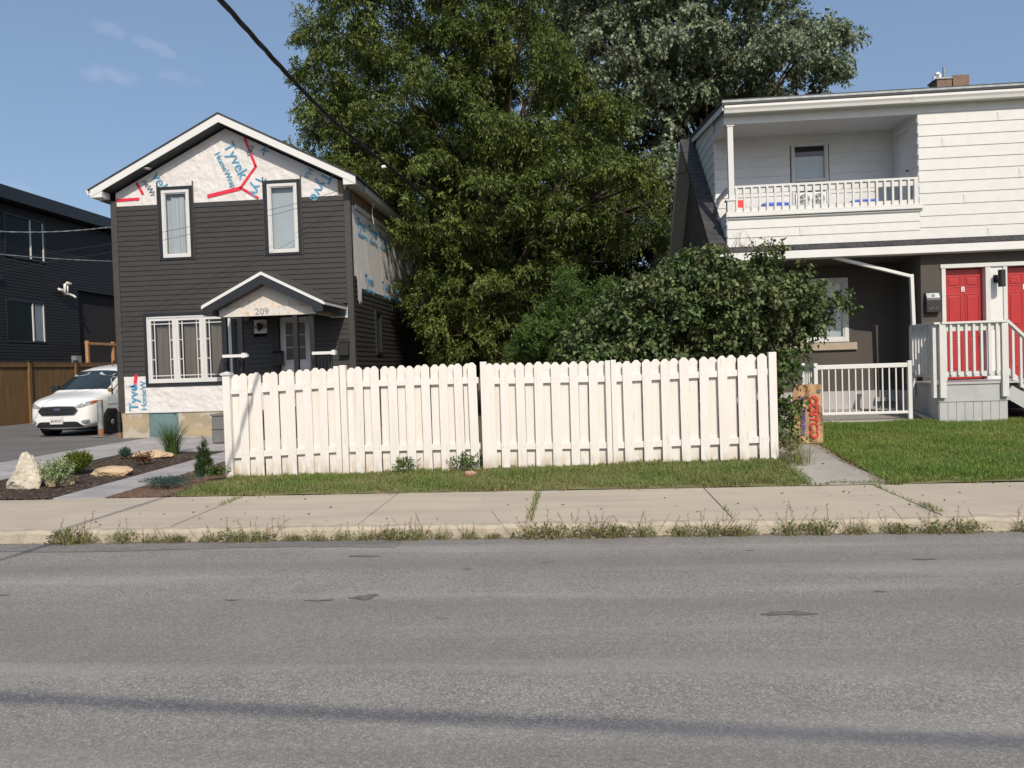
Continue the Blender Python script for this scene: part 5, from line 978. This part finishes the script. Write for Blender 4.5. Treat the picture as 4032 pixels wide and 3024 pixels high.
# ------------------------------------------------------------------ foliage
def unit(v): return v / np.maximum(np.linalg.norm(v, axis=-1, keepdims=True), 1e-6)
def leaf_quads(p, ax, L, Wd, fold=.25, roll=None):
    """p (N,3) leaf bases, ax (N,3) leaf axes -> folded four-cornered leaves"""
    N = len(p); r = rng.normal(size=(N, 3)); s = unit(np.cross(ax, r)); nrm = np.cross(ax, s); L = L[:, None]; Wd = Wd[:, None]
    mid = p + ax * L * .42; up = nrm * Wd * fold
    return np.stack([p, mid + s * Wd * .5 + up, p + ax * L - nrm * L * .10, mid - s * Wd * .5 + up], 1)
def leaf_kite(p, ax, nrm_hint, L, Wd, fold=.25):
    N = len(p); s = unit(np.cross(ax, nrm_hint)); nrm = np.cross(s, ax); L = L[:, None]; Wd = Wd[:, None]
    mid = p + ax * L * .38; up = nrm * Wd * fold
    return np.stack([p, mid + s * Wd * .5 + up, p + ax * L - nrm * L * .16, mid - s * Wd * .5 + up], 1)
def px_poly(pts, y):
    """outline of a crown as seen in the photo, carried to real coordinates at its own distance"""
    out = []
    Mx = VIEW
    for px, py in pts:
        d = Mx @ Vector(((px - 2016) / 3050, -(py - 1512) / 3050, -1)); k = y / d.y; out.append((d.x * k, 1.6 + d.z * k))
    return np.array(out)
def inside(P, q):
    x, z = q[:, 0], q[:, 1]; c = np.zeros(len(q), bool); n = len(P); j = n - 1
    for i in range(n):
        xi, zi = P[i]; xj, zj = P[j]; m = ((zi > z) != (zj > z)) & (x < (xj - xi) * (z - zi) / (zj - zi + 1e-12) + xi); c ^= m; j = i
    return c
def edge_dist(P, q):
    d = np.full(len(q), 1e9)
    for i in range(len(P)):
        a, b_ = P[i], P[(i + 1) % len(P)]; ab = b_ - a; t = np.clip(((q - a) @ ab) / (ab @ ab), 0, 1); d = np.minimum(d, np.linalg.norm(q - (a + t[:, None] * ab), axis=1))
    return d
def lobes_in(P, y, T, n, r0, r1, frontbias=.6, sep=.5):
    """leaf masses filling an outline; T is half the crown's thickness"""
    C = []; lo, hi = P.min(0), P.max(0); tries = 0
    while len(C) < n and tries < 400:
        tries += 1; q = rng.uniform(lo, hi, (200, 2)); q = q[inside(P, q)]; d = edge_dist(P, q); dm = max(d.max(), .01)
        for (x, z), dd in zip(q, d):
            r = rng.uniform(r0, r1) * (.55 + .45 * min(1, dd / (r0 + .1)))
            if dd < r * .55: continue
            t = T * math.sqrt(max(0, 1 - (1 - min(1, dd / (T + .01))) ** 2)); u = rng.uniform(-1, 1)
            u = -abs(u) ** .5 if rng.random() < frontbias else u
            c = np.array([x, y + u * t, z])
            if all(np.linalg.norm((c - o[:3]) / (o[3] + r)) > sep for o in C[-90:]): C.append(np.array([*c, r]))
            if len(C) >= n: break
    return np.array(C)
def crown(name, parent, mat, C, per, nl, L, Wd, slen, droop, reject=None, fold=.25, flat=.72, kind='pinnate', label=None, shell=.45, sub_=0):
    """sprigs of leaves spread through every leaf mass, hanging outwards and down"""
    P0 = []; D0 = []
    for c in C:
        k = int(per * c[3] ** 2)
        if sub_ and k > 12:     # leaf sprays gathered into tufts on the outside of every mass
            m = max(5, int(sub_ * (.6 + .5 * rng.random()))); uc = unit(rng.normal(size=(m, 3)) * np.array([1, 1, .8])); uc[:, 2] = np.where(uc[:, 2] < -.45, -uc[:, 2], uc[:, 2]); cs = uc * c[3] * rng.uniform(.55, 1.12, m)[:, None]
            i = rng.integers(0, m, k); u2 = unit(rng.normal(size=(k, 3))); rs_ = c[3] * rng.uniform(.20, .36, m)[i]
            off = u2 * (rs_ * rng.random(k) ** .5)[:, None] * np.array([1.15, 1.15, .62]); p = c[:3] + (cs[i] + off) * np.array([1, 1, flat]); u = unit(uc[i] * .9 + u2 * .6)
        else:
            u = unit(rng.normal(size=(k, 3))); u[:, 2] = np.where(u[:, 2] < -.35, -u[:, 2] * .7, u[:, 2]); u = unit(u)
            rad = c[3] * (shell + (1.08 - shell) * rng.random(k) ** .45); p = c[:3] + u * rad[:, None] * np.array([1, 1, flat])
        P0.append(p); D0.append(u)
    p = np.concatenate(P0); u = np.concatenate(D0)
    if reject is not None: m = ~reject(p); p, u = p[m], u[m]
    d = unit(u * .7 + rng.normal(size=u.shape) * .35 + np.array([0, 0, -droop])); N = len(p)
    t = (np.arange(nl) + .6) / nl; sl = slen * rng.uniform(.6, 1.25, N)
    pos = p[:, None, :] + d[:, None, :] * (sl[:, None] * t[None, :])[..., None] + np.array([0, 0, -1.]) * (sl[:, None] * (t ** 2)[None, :] * droop * .5)[..., None]
    side = unit(np.cross(d, rng.normal(size=d.shape))); sgn = np.where(np.arange(nl) % 2 == 0, 1., -1.); sgn[-1] = 0
    ax = d[:, None, :] * .55 + side[:, None, :] * sgn[None, :, None] * .8 + np.array([0, 0, -droop * .75]) + rng.normal(size=(N, nl, 3)) * .22
    ax = unit(ax.reshape(-1, 3)); pos = pos.reshape(-1, 3); K = len(pos)
    hint = np.tile(np.array([0, 0, 1.]), (K, 1)) + rng.normal(size=(K, 3)) * .55 + np.repeat(u, nl, 0) * .5
    q = leaf_kite(pos, ax, hint, L * rng.uniform(.7, 1.25, K), Wd * rng.uniform(.75, 1.2, K), fold)
    o = npmesh(name, q, 4, mat, parent)
    if label: o['label'] = label
    return o
def branches(parent, base, C, r0, mat='bark', n=26, top=None, lean=(0, 0)):
    b = MB(); base = Vector(base); cc = C[:, :3].mean(0); top = Vector(top) if top is not None else Vector((cc[0], cc[1], C[:, 2].max() - .8))
    pts = [base.lerp(top, t) + Vector((math.sin(t * 5 + base.x) * .25 * t, math.cos(t * 4 + base.y) * .2 * t, 0)) for t in np.linspace(0, 1, 12)]
    b.tube([base + Vector((0, 0, -.1))] + pts[1:], [r0 * (1.25 - 1.1 * t) for t in np.linspace(0, 1, 12)], mat, 10); b.build('trunk', parent, smooth=True)
    idx = rng.choice(len(C), min(n, len(C)), replace=False); b = MB()
    for i in idx:
        c = Vector(C[i, :3]); k = min(10, max(1, int(11 * (c.z - base.z - 1.2) / max(top.z - base.z, 1) * .8))); a = pts[k]; m = a.lerp(c, .5) + Vector((rng.normal() * .15, rng.normal() * .15, .25))
        r = r0 * (1.25 - 1.1 * k / 11) * .42; b.tube([a, a.lerp(m, .5) + Vector((0, 0, .06)), m, m.lerp(c, .6), c], [r, r * .8, r * .55, r * .3, r * .12], mat, 6)
        for _ in range(3): e = c + Vector(rng.normal(size=3)) * C[i, 3] * .6; b.tube([m.lerp(c, .5), (m.lerp(c, .5) + e) / 2 + Vector((0, 0, .05)), e], [r * .3, r * .18, r * .06], mat, 4)
    b.build('branches', parent, smooth=True)
def rj(p):   # keep leaves out of the houses
    x, y, z = p.T
    roofz = 7.55 - .5 * np.abs(x + 7.82)
    return ((x < -3.9) & (y < 18.9)) | ((x < -4.62) & (y > 16.5) & (z < roofz + .12) & (x > -11)) | ((x > 2.36) & (y > 13.9) & (y < 21.8) & (z < 6.9)) | (z < .35)

# big ash in the middle
T = thing('ash_tree', (-1.85, 21.4, .5), 'huge olive-green tree with drooping compound leaves filling the middle of the photo', 'tree')
P = px_poly([(1250, -420), (1230, 60), (1215, 180), (1240, 330), (1220, 470), (1225, 620), (1320, 760), (1480, 890), (1500, 1000), (1530, 1130), (1620, 1190), (1660, 1290), (1730, 1330), (1720, 1450), (1860, 1460), (1950, 1340), (2060, 1320), (2050, 1200), (2230, 1150), (2330, 1050), (2560, 1020), (2630, 930), (2640, 760), (2560, 620), (2540, 520), (2380, 440), (2290, 320), (2180, 230), (2180, 60), (2100, -420)], 21)
C = lobes_in(P, 21.4, 3.3, 185, .6, 1.35, .62, .78)
Plow = px_poly([(1600, 1100), (2100, 1080), (2240, 1200), (2120, 1300), (2080, 1470), (1700, 1470), (1690, 1330), (1600, 1230)], 20.2)
C = np.concatenate([C, lobes_in(Plow, 20.3, .8, 26, .4, .8, .6, .6)])
crown('crown', T, 'leaf_ash', C, 290, 9, .100, .038, .26, .38, rj, sub_=10)
Ci = C.copy(); Ci[:, 1] += 1.3; crown('inner_leaves', T, 'leaf_ash', Ci, 24, 6, .15, .06, .4, .5, rj, shell=.1)
branches(T, (-1.85, 21.4, .45), C, .27, 'bark', 60, top=(-2.1, 21.8, 13))
# maple behind the right house
T = thing('maple_tree', (5.2, 27.5, .5), 'tall silver-leaved maple rising behind the white balcony house', 'tree')
P = px_poly([(2080, -420), (2120, 60), (2100, 330), (2200, 520), (2300, 640), (2420, 800), (2500, 960), (2660, 1080), (2690, 700), (2740, 560), (2860, 440), (3080, 470), (3260, 430), (3255, 370), (3320, 330), (3300, 270), (3335, 215), (3255, 170), (3262, 90), (3180, 40), (3170, -60), (3050, -420)], 27)
C = lobes_in(P, 27.5, 3.8, 170, .6, 1.4, .6, .75)
crown('crown', T, 'leaf_maple', C, 165, 7, .13, .088, .30, .5, rj, fold=.18, sub_=12)
Ci = C.copy(); Ci[:, 1] += 1; crown('inner_leaves', T, 'leaf_maple', Ci, 22, 6, .17, .11, .4, .5, rj, shell=.1)
branches(T, (5.2, 27.5, .4), C, .34, 'bark', 45, top=(4.6, 28, 17))
# pale tree behind the charcoal house
T = thing('maple_tree', (-8.0, 31.5, .4), 'pale green tree showing above the charcoal house roof, left of the big tree', 'tree')
P = px_poly([(1175, 150), (1235, 55), (1330, 20), (1600, 60), (1750, 700), (1500, 1300), (1250, 800), (1120, 640), (1075, 600), (1068, 520), (1110, 495), (1190, 560), (1210, 420), (1165, 300)], 31)
C = lobes_in(P, 31.5, 2.6, 80, .5, 1.1, .6)
crown('crown', T, 'leaf_maple', C, 110, 7, .15, .085, .33, .45, fold=.18, sub_=10); branches(T, (-8.0, 31.5, .3), C, .25, 'bark', 20)
# trees closing the view behind, their shade put into a dark leaf colour
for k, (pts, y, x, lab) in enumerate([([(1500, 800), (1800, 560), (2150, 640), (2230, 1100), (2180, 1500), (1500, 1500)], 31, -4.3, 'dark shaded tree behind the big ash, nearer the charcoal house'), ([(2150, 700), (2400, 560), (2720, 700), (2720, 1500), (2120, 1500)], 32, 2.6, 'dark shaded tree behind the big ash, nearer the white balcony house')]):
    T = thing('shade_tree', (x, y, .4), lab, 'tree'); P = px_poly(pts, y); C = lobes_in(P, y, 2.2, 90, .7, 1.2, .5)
    crown('crown', T, 'leaf_shaded', C, 70, 7, .20, .13, .4, .4, lambda p: p[:, 2] < .3); branches(T, (x, y, .3), C, .25, 'bark', 20)
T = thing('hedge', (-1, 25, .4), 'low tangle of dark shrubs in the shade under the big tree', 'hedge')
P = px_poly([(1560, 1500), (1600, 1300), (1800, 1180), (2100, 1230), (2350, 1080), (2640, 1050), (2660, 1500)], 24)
C = lobes_in(P, 24, 1.2, 70, .4, .8, .5); crown('foliage', T, 'leaf_shaded', C, 150, 6, .12, .07, .25, .2, lambda p: (p[:, 2] < .3) | ((p[:, 0] < -4.6)) | ((p[:, 0] > 2.3))); branches(T, (-1, 24.6, .3), C, .08, 'bark', 20)
# bright narrow-leaved shrub behind the fence
T = thing('shrub', (-.35, 13.6, .35), 'bright green fine-leaved shrub between the big tree and the lilac', 'shrub')
P = px_poly([(2020, 1470), (2010, 1380), (2060, 1300), (2110, 1240), (2170, 1200), (2190, 1100), (2240, 1060), (2290, 1110), (2310, 1190), (2390, 1120), (2450, 1090), (2450, 1170), (2380, 1260), (2300, 1330), (2260, 1480)], 13.6)
C = lobes_in(P, 13.6, .6, 70, .16, .34, .5); crown('foliage', T, 'leaf_bright', C, 1500, 9, .045, .020, .15, -.25, None, shell=.2, sub_=8); branches(T, (-.35, 13.6, .3), C, .05, 'bark_light', 30)
# lilac
T = thing('lilac_bush', (2.7, 12.0, .3), 'large lilac bush with heart-shaped dull green leaves leaning over the right fence run', 'bush')
P = px_poly([(2200, 1480), (2215, 1360), (2290, 1260), (2400, 1170), (2480, 1090), (2560, 1060), (2660, 1010), (2740, 985), (2800, 975), (2880, 1000), (2960, 1000), (2985, 955), (3040, 950), (3070, 1010), (3090, 1060), (3160, 1030), (3190, 1050), (3195, 1110), (3240, 1150), (3290, 1190), (3300, 1230), (3290, 1270), (3220, 1310), (3160, 1320), (3100, 1350), (3080, 1440), (2960, 1480)], 12)
C = lobes_in(P, 12.0, .95, 170, .17, .38, .6, .55)
crown('foliage', T, 'leaf_lilac', C, 620, 5, .074, .058, .16, .45, lambda p: (p[:, 1] < 10.7), shell=.3, fold=.22, sub_=9)
b_ = C[rng.choice(len(C), 34)]; b_ = b_[b_[:, 1] < 12.1]; bb = b_.copy(); bb[:, 3] *= .6
crown('seed_heads', T, 'leaf_brown', bb[:12], 420, 6, .03, .014, .12, -.3, None, shell=.7)['kind'] = 'stuff'
b = MB()
for k in range(30):
    c = Vector(C[rng.integers(len(C)), :3]); a = Vector((2.62 + rng.uniform(-.3, .35), 12.0 + rng.uniform(-.25, .25), .25)); m = a.lerp(c, .55) + Vector((0, 0, .15)) + Vector(rng.normal(size=3) * .06); b.tube([a, a.lerp(m, .5) + Vector(rng.normal(size=3) * .03), m, m.lerp(c, .6) + Vector((0, 0, .04)), c], [.022, .018, .013, .008, .004], 'bark_light', 6)
b.build('stems', T, smooth=True)
b = MB()   # bare twigs standing out of the top
for k in range(16):
    a = Vector(px_poly([(rng.uniform(2830, 3010), 1000)], 12)[0].tolist() + [0]); a = Vector((a.x, 12 + rng.uniform(-.2, .2), a.y)); e = a + Vector((rng.uniform(-.18, .18), rng.uniform(-.1, .1), rng.uniform(.15, .38))); b.tube([a, a.lerp(e, .5) + Vector((.01, 0, .01)), e], [.004, .003, .0012], 'bark_light', 4)
    for _ in range(2): m = a.lerp(e, rng.uniform(.4, .8)); b.tube([m, m + Vector((rng.uniform(-.09, .09), 0, rng.uniform(.02, .10)))], [.002, .001], 'bark_light', 3)
b.build('bare_twigs', T)
# suckers of the lilac right of the last fence post
P = px_poly([(3050, 1400), (3100, 1380), (3170, 1400), (3160, 1450), (3095, 1480), (3090, 1560), (3120, 1590), (3120, 1640), (3100, 1700), (3100, 1790), (3050, 1800)], 11.6)
C = lobes_in(P, 11.5, .2, 26, .08, .16, .5); C = np.concatenate([C, np.array([[2.98, 11.3, .95, .09], [3.08, 11.25, 1.0, .07], [2.75, 10.75, .55, .10], [2.88, 10.7, .45, .08]])])
crown('low_foliage', T, 'leaf_bright', C, 900, 5, .07, .055, .14, .2, lambda p: (p[:, 0] < 2.63) & (p[:, 1] < 10.8), shell=.2)
b = MB()
for c in C: b.tube([(2.75, 11.8, .3), ((2.75 + c[0]) / 2, 11.6, (c[2] + .5) / 2 + .15), tuple(c[:3])], [.012, .007, .003], 'bark_light', 5)
b.build('suckers', T)

# ------------------------------------------------------------------ garden plants
def dome_plant(name, label, cat, x, y, r, h, mat, n, L, Wd, up=.6, stem='bark_light', nl=6, slen=.08):
    z = G(x, y) + .03; T = thing(name, (x, y, z), label, cat); C = []
    for _ in range(60):
        u = unit(rng.normal(size=3)); C.append([x + u[0] * r * .62, y + u[1] * r * .62, z + h * .5 + u[2] * h * .33, r * .42])
    C = np.array(C); k = np.mean(C[:, 3] ** 2)
    crown('foliage', T, mat, C, n / 60 / k, nl, L, Wd, slen, -up, lambda p: p[:, 2] < z - .01, flat=h / r * .5, shell=.3)
    b = MB()
    for _ in range(9): e = C[rng.integers(60), :3]; b.tube([(x, y, z - .02), ((x + e[0]) / 2, (y + e[1]) / 2, (z + e[2]) / 2), tuple(e)], [.008, .006, .003], stem, 5)
    b.build('stems', T); return T
dome_plant('boxwood', 'round yellow-green boxwood ball in the black mulch', 'shrub', -7.56, 11.1, .185, .28, 'leaf_boxwood', 1100, .024, .013, slen=.06)
dome_plant('euonymus', 'loose pale variegated plant beside the tall limestone boulder', 'plant', -7.02, 9.85, .19, .26, 'leaf_varieg', 300, .030, .021, .5, slen=.12)
dome_plant('spurge', 'small blue-green tuft on the far edge of the black mulch', 'plant', -7.88, 12.85, .085, .13, 'leaf_blue', 330, .028, .009, .8, slen=.05)
dome_plant('heuchera', 'low dark red leafy plant in the mulch before the tall grass clump', 'plant', -7.05, 12.0, .15, .12, 'leaf_brown', 90, .035, .02, .4)
def blades(x, y, z, n, hmin, hmax, spread, w, mat, name, parent=None, lean=.5, seg=4):
    """arching grass blades, each a tapering strip"""
    V = []; a = rng.uniform(0, 2 * np.pi, n); h = rng.uniform(hmin, hmax, n); r0 = rng.random(n) * spread * .25; out = rng.uniform(.1, 1, n) * lean
    for i in range(seg):
        q = []
        for t in (i / seg, (i + 1) / seg):
            rr_ = r0 + h * out * t ** 1.8; zz = h * (t - .35 * out * t ** 3); cx = x + np.cos(a) * rr_; cy = y + np.sin(a) * rr_; ww = w * (1 - t) ** .7 * .5 + .0004
            q.append((np.stack([cx - np.sin(a) * ww, cy + np.cos(a) * ww, z + zz], 1), np.stack([cx + np.sin(a) * ww, cy - np.cos(a) * ww, z + zz], 1)))
        V.append(np.stack([q[0][0], q[0][1], q[1][1], q[1][0]], 1))
    return npmesh(name, np.concatenate(V), 4, mat, parent)
T = thing('grass_clump', (-7.35, 13.45, G(-7.35, 13.45)), 'tall arching ornamental grass clump in front of the beige foundation', 'plant'); blades(-7.35, 13.45, G(-7.35, 13.45), 300, .35, .80, .5, .009, 'leaf_bright', 'blades', T, .85, 6)
z = G(-5.35, 10.6); T = thing('dwarf_spruce', (-5.38, 10.7, z), 'small dark cone-shaped evergreen beside the capped fence post', 'evergreen')
C = np.array([[-5.38 + rng.normal() * .012, 10.7 + rng.normal() * .012, z + .03 + .52 * t, .115 * (1 - t) ** .9 + .012] for t in np.linspace(0, 1, 26)])
crown('foliage', T, 'leaf_conifer', C, 9000, 7, .018, .006, .034, -.9, lambda p: p[:, 2] < z, shell=.35, flat=.6); b = MB(); b.tube([(-5.38, 10.7, z - .03), (-5.38, 10.7, z + .5)], [.014, .005], 'bark', 6); b.build('trunk', T)
z = G(-5.3, 9.6); T = thing('creeping_juniper', (-5.3, 9.6, z), 'flat blue-green creeping juniper on the brown mulch', 'shrub')
C = np.array([[-5.42 + rng.normal() * .15, 9.7 + rng.normal() * .13, z + .05 + rng.random() * .05, .07] for _ in range(46)]); crown('foliage', T, 'leaf_blue', C, 3600, 6, .022, .006, .05, .05, lambda p: p[:, 2] < z, flat=.5)
for k, (x, y, s, lab) in enumerate([(-2.35, 10.35, .11, 'broad-leaved weed at the foot of the left fence run near its right end'), (-1.55, 10.4, .13, 'taller broad-leaved weed just left of the gap in the white fence'), (-4.95, 10.2, .10, 'low weed at the foot of the capped fence post')]):
    z = G(x, y); T = thing('weed', (x, y, z), lab, 'weed'); C = np.array([[x + rng.normal() * s * .5, y + rng.normal() * s * .4, z + .06 + rng.random() * s, s * .4] for _ in range(18)]); crown('foliage', T, 'leaf_bright', C, 160 / s ** 1.2, 4, .035, .026, .06, -.1, None)
z = G(2.95, 9.9); T = thing('weed', (2.85, 10.2, G(2.85, 10.2)), 'leafy tangle of weeds between the tall end post and the concrete path', 'weed'); C = np.array([[2.62 + rng.random() * .38, 10.15 + rng.random() * .7, G(2.8, 10.4) + .05 + rng.random() * .22, .09] for _ in range(34)]); crown('foliage', T, 'leaf_weed', C[:20], 1300, 5, .035, .020, .07, -.1, lambda p: ((p[:, 0] < 2.63) & (p[:, 1] > 10.4)) | (p[:, 0] > 2.85)); blades(2.8, 10.25, G(2.8, 10.2), 160, .12, .34, .9, .007, 'grass_blade', 'blades', T, .6)

# ------------------------------------------------------------------ grass and kerb weeds
def turf(name, regs, mat, label=None, h=(.035, .085), w=.0065):
    V = []
    for (x0, x1, y0, y1, dens) in regs:
        n = int((x1 - x0) * (y1 - y0) * dens); x = rng.uniform(x0, x1, n); y = rng.uniform(y0, y1, n)
        cl = .5 + .5 * np.sin(x * 3.1 + 1.3 * np.sin(y * 4)) * np.sin(y * 3.7 + x); y = y + np.where(y < 9.2, .05 * np.sin(x * 6.7) + .035 * np.sin(x * 15.3 + 1), 0); bare = .5 + .5 * np.sin(x * 1.9 + 2) * np.sin(y * 5.3 + x * 1.1); keep = rng.random(n) < (.35 + .45 * cl + .3 * bare); x, y, cl = x[keep], y[keep], cl[keep]; n = len(x)
        z = np.where(y < 9, .148, g(x, y)); hh = rng.uniform(h[0], h[1], n) * (.65 + .6 * cl); a = rng.uniform(0, 2 * np.pi, n); ln = rng.uniform(.1, .9, n) * hh; b1 = a + 1.57
        s = np.stack([np.cos(b1), np.sin(b1), 0 * a], 1) * w * .5; d = np.stack([np.cos(a) * ln, np.sin(a) * ln, 0 * a], 1); p = np.stack([x, y, z], 1)
        m = p + d * .4 + np.stack([0 * a, 0 * a, hh * .65], 1); t = p + d + np.stack([0 * a, 0 * a, hh], 1)
        V.append(np.stack([p - s, p + s, m + s * .8, m - s * .8], 1)); V.append(np.stack([m - s * .8, m + s * .8, t + s * .1, t - s * .1], 1))
    o = npmesh(name, np.concatenate(V), 4, mat); return tag(o, label, 'grass', kind='stuff')
turf('lawn_grass', [(3.46, 8.6, 9.05, 13.5, 6500)], 'grass_lawn', 'mown green lawn in front of the grey porch and white metal railing', (.035, .075))
turf('verge_grass', [(-4.85, 2.62, 9.06, 10.62, 5200), (-5.0, -4.7, 9.1, 10.2, 2500), (2.4, 2.7, 9.1, 10.9, 4000)], 'grass_blade', 'rough green grass strip between the white fence and the sidewalk', (.025, .07))
turf('dry_grass', [(-4.8, 3.6, 9.0, 9.12, 2600), (3.46, 8.6, 9.02, 9.1, 2600), (-4.8, 2.5, 9.1, 10.6, 420), (-4.8, 2.6, 10.4, 10.56, 1500), (3.36, 3.52, 9.05, 13.4, 2400), (2.42, 2.56, 9.05, 11.5, 2000)], 'grass_dry', 'straw-coloured dead grass along the edges of the lawn', (.015, .05))
turf('path_edge_grass', [(-.515, -.445, 7.34, 9.02, 2600), (3.26, 3.30, 7.34, 9.02, 3000), (3.20, 3.34, 7.34, 7.7, 2500), (-4.10, -4.0, 8.4, 9.0, 1800), (1.40, 1.42, 7.34, 7.8, 2500), (2.45, 3.6, 9.02, 9.10, 3500)], 'grass_blade', 'small grass growing in the sidewalk crack and across the path end', (.01, .05))
# fallen leaves and grit in the gutter
n = 2600; x = rng.uniform(-7, 7, n); y = 7.2 - np.abs(rng.normal(0, .022, n)); p = np.stack([x, y, np.full(n, .004)], 1); ax = unit(np.stack([rng.normal(size=n), rng.normal(size=n) * .6, rng.random(n) * .3], 1))
tag(npmesh('gutter_debris', leaf_quads(p, ax, rng.uniform(.01, .035, n), rng.uniform(.004, .012, n), .4), 4, 'grass_dry'), 'dry grass clippings and grit lying along the foot of the kerb', 'debris', kind='stuff')
n = 420; x = rng.uniform(-5, 6, n); y = rng.uniform(7.4, 10.3, n); z = np.where(y < 9, .135 + (y - 7.34) * .01 + .006, g(x, y) + .05); p = np.stack([x, y, z], 1); ax = unit(np.stack([rng.normal(size=n), rng.normal(size=n), rng.random(n) * .1], 1))
k_ = (y > 9) | (rng.random(n) < .3); tag(npmesh('fallen_leaves', leaf_quads(p[k_], ax[k_], rng.uniform(.02, .05, n)[k_], rng.uniform(.01, .02, n)[k_], .3), 4, 'leaf_brown'), 'scattered brown fallen leaves on the grass and sidewalk', 'leaves', kind='stuff')
protos = []
def weed_mesh(kind):
    V = []; col = []
    def bl(n, h0, h1, lean, w):
        o = blades(0, 0, 0, n, h0, h1, .35, w, 'leaf_weed', 'tmp', None, lean, 4); m = o.data; co = np.empty(len(m.vertices) * 3, np.float32); m.vertices.foreach_get('co', co); bpy.data.objects.remove(o); return co.reshape(-1, 4, 3)
    A = [bl(60, .06, .17, 1.0, .005)]; B = []
    n = 130 if kind else 240; u = unit(rng.normal(size=(n, 3))) * np.array([.13, .06, .07]); u[:, 2] = np.abs(u[:, 2]) + .015; ax = unit(u * 3 + rng.normal(size=(n, 3)) * .5 + np.array([0, 0, .3])); A.append(leaf_quads(u * rng.random((n, 1)) ** .5 * 1.3, ax, rng.uniform(.02, .05, n), rng.uniform(.008, .018, n)))
    ns = (3, 6, 2, 8)[kind]
    for _ in range(ns):   # seed stalks
        a = rng.uniform(0, 6.28); h = rng.uniform(.12, .30); l_ = rng.uniform(.1, .7) * h; x0 = rng.uniform(-.12, .12); e = np.array([x0 + math.cos(a) * l_, math.sin(a) * l_ * .5, h]); s = np.array([x0, 0, 0]); d = unit(e - s); sd = unit(np.cross(d, np.array([0, 1., 0]))) * .0014
        B.append(np.stack([s - sd, s + sd, e + sd, e - sd])[None]); m = 12; tt = rng.uniform(.55, 1.02, m)[:, None]; B.append(leaf_quads(s + (e - s) * tt, unit(d + rng.normal(size=(m, 3)) * .8), rng.uniform(.010, .026, m), rng.uniform(.003, .007, m)))
    A = np.concatenate(A); B = np.concatenate(B); v = np.concatenate([A, B]); o = npmesh('weed_clump', v, 4, ['leaf_weed', 'seed_red']); o.data.polygons.foreach_set('material_index', [0] * len(A) + [1] * len(B)); return o
protos = [weed_mesh(k) for k in range(4)]
wx = [(165, 1.2), (235, .8), (395, .95), (520, .7), (620, .85), (770, .7), (880, 1.2), (990, 1.0), (1120, .6), (1215, .75), (1330, .75), (1430, .8), (1540, 1.0), (1640, .8), (1735, .65), (1850, .6), (1940, .5), (2090, 1.2), (2190, 1.2), (2300, 1.1), (2410, 1.1), (2530, .8), (2680, .9), (2790, 1.0), (2900, .9), (3090, 1.0), (3200, 1.1), (3345, .8), (3490, .8), (3620, 1.1), (3740, 1.1), (3960, .9)]
ordn = 'first second third fourth fifth sixth seventh eighth ninth tenth eleventh twelfth thirteenth fourteenth fifteenth sixteenth'.split()
for i, (px, s) in enumerate(wx):
    X_ = (px - 2290) / 425.0; pr_ = protos[i % 4]; o = pr_ if i < 4 else pr_.copy()
    if i >= 4: COL.objects.link(o)
    o.location = (X_, 7.17, .0); sg = 1 if i % 3 else -1; o.scale = (s * 1.15 * sg, s * .9, s * rng.uniform(.8, 1.15)); o.rotation_euler = (0, 0, rng.uniform(-.3, .3))
    k = i if i < 16 else len(wx) - 1 - i; side = 'left' if i < 16 else 'right'
    tag(o, 'weed clump at the kerb foot, %s from the %s edge of the photo' % (ordn[k], side), 'weed', 'weed clumps along the kerb')
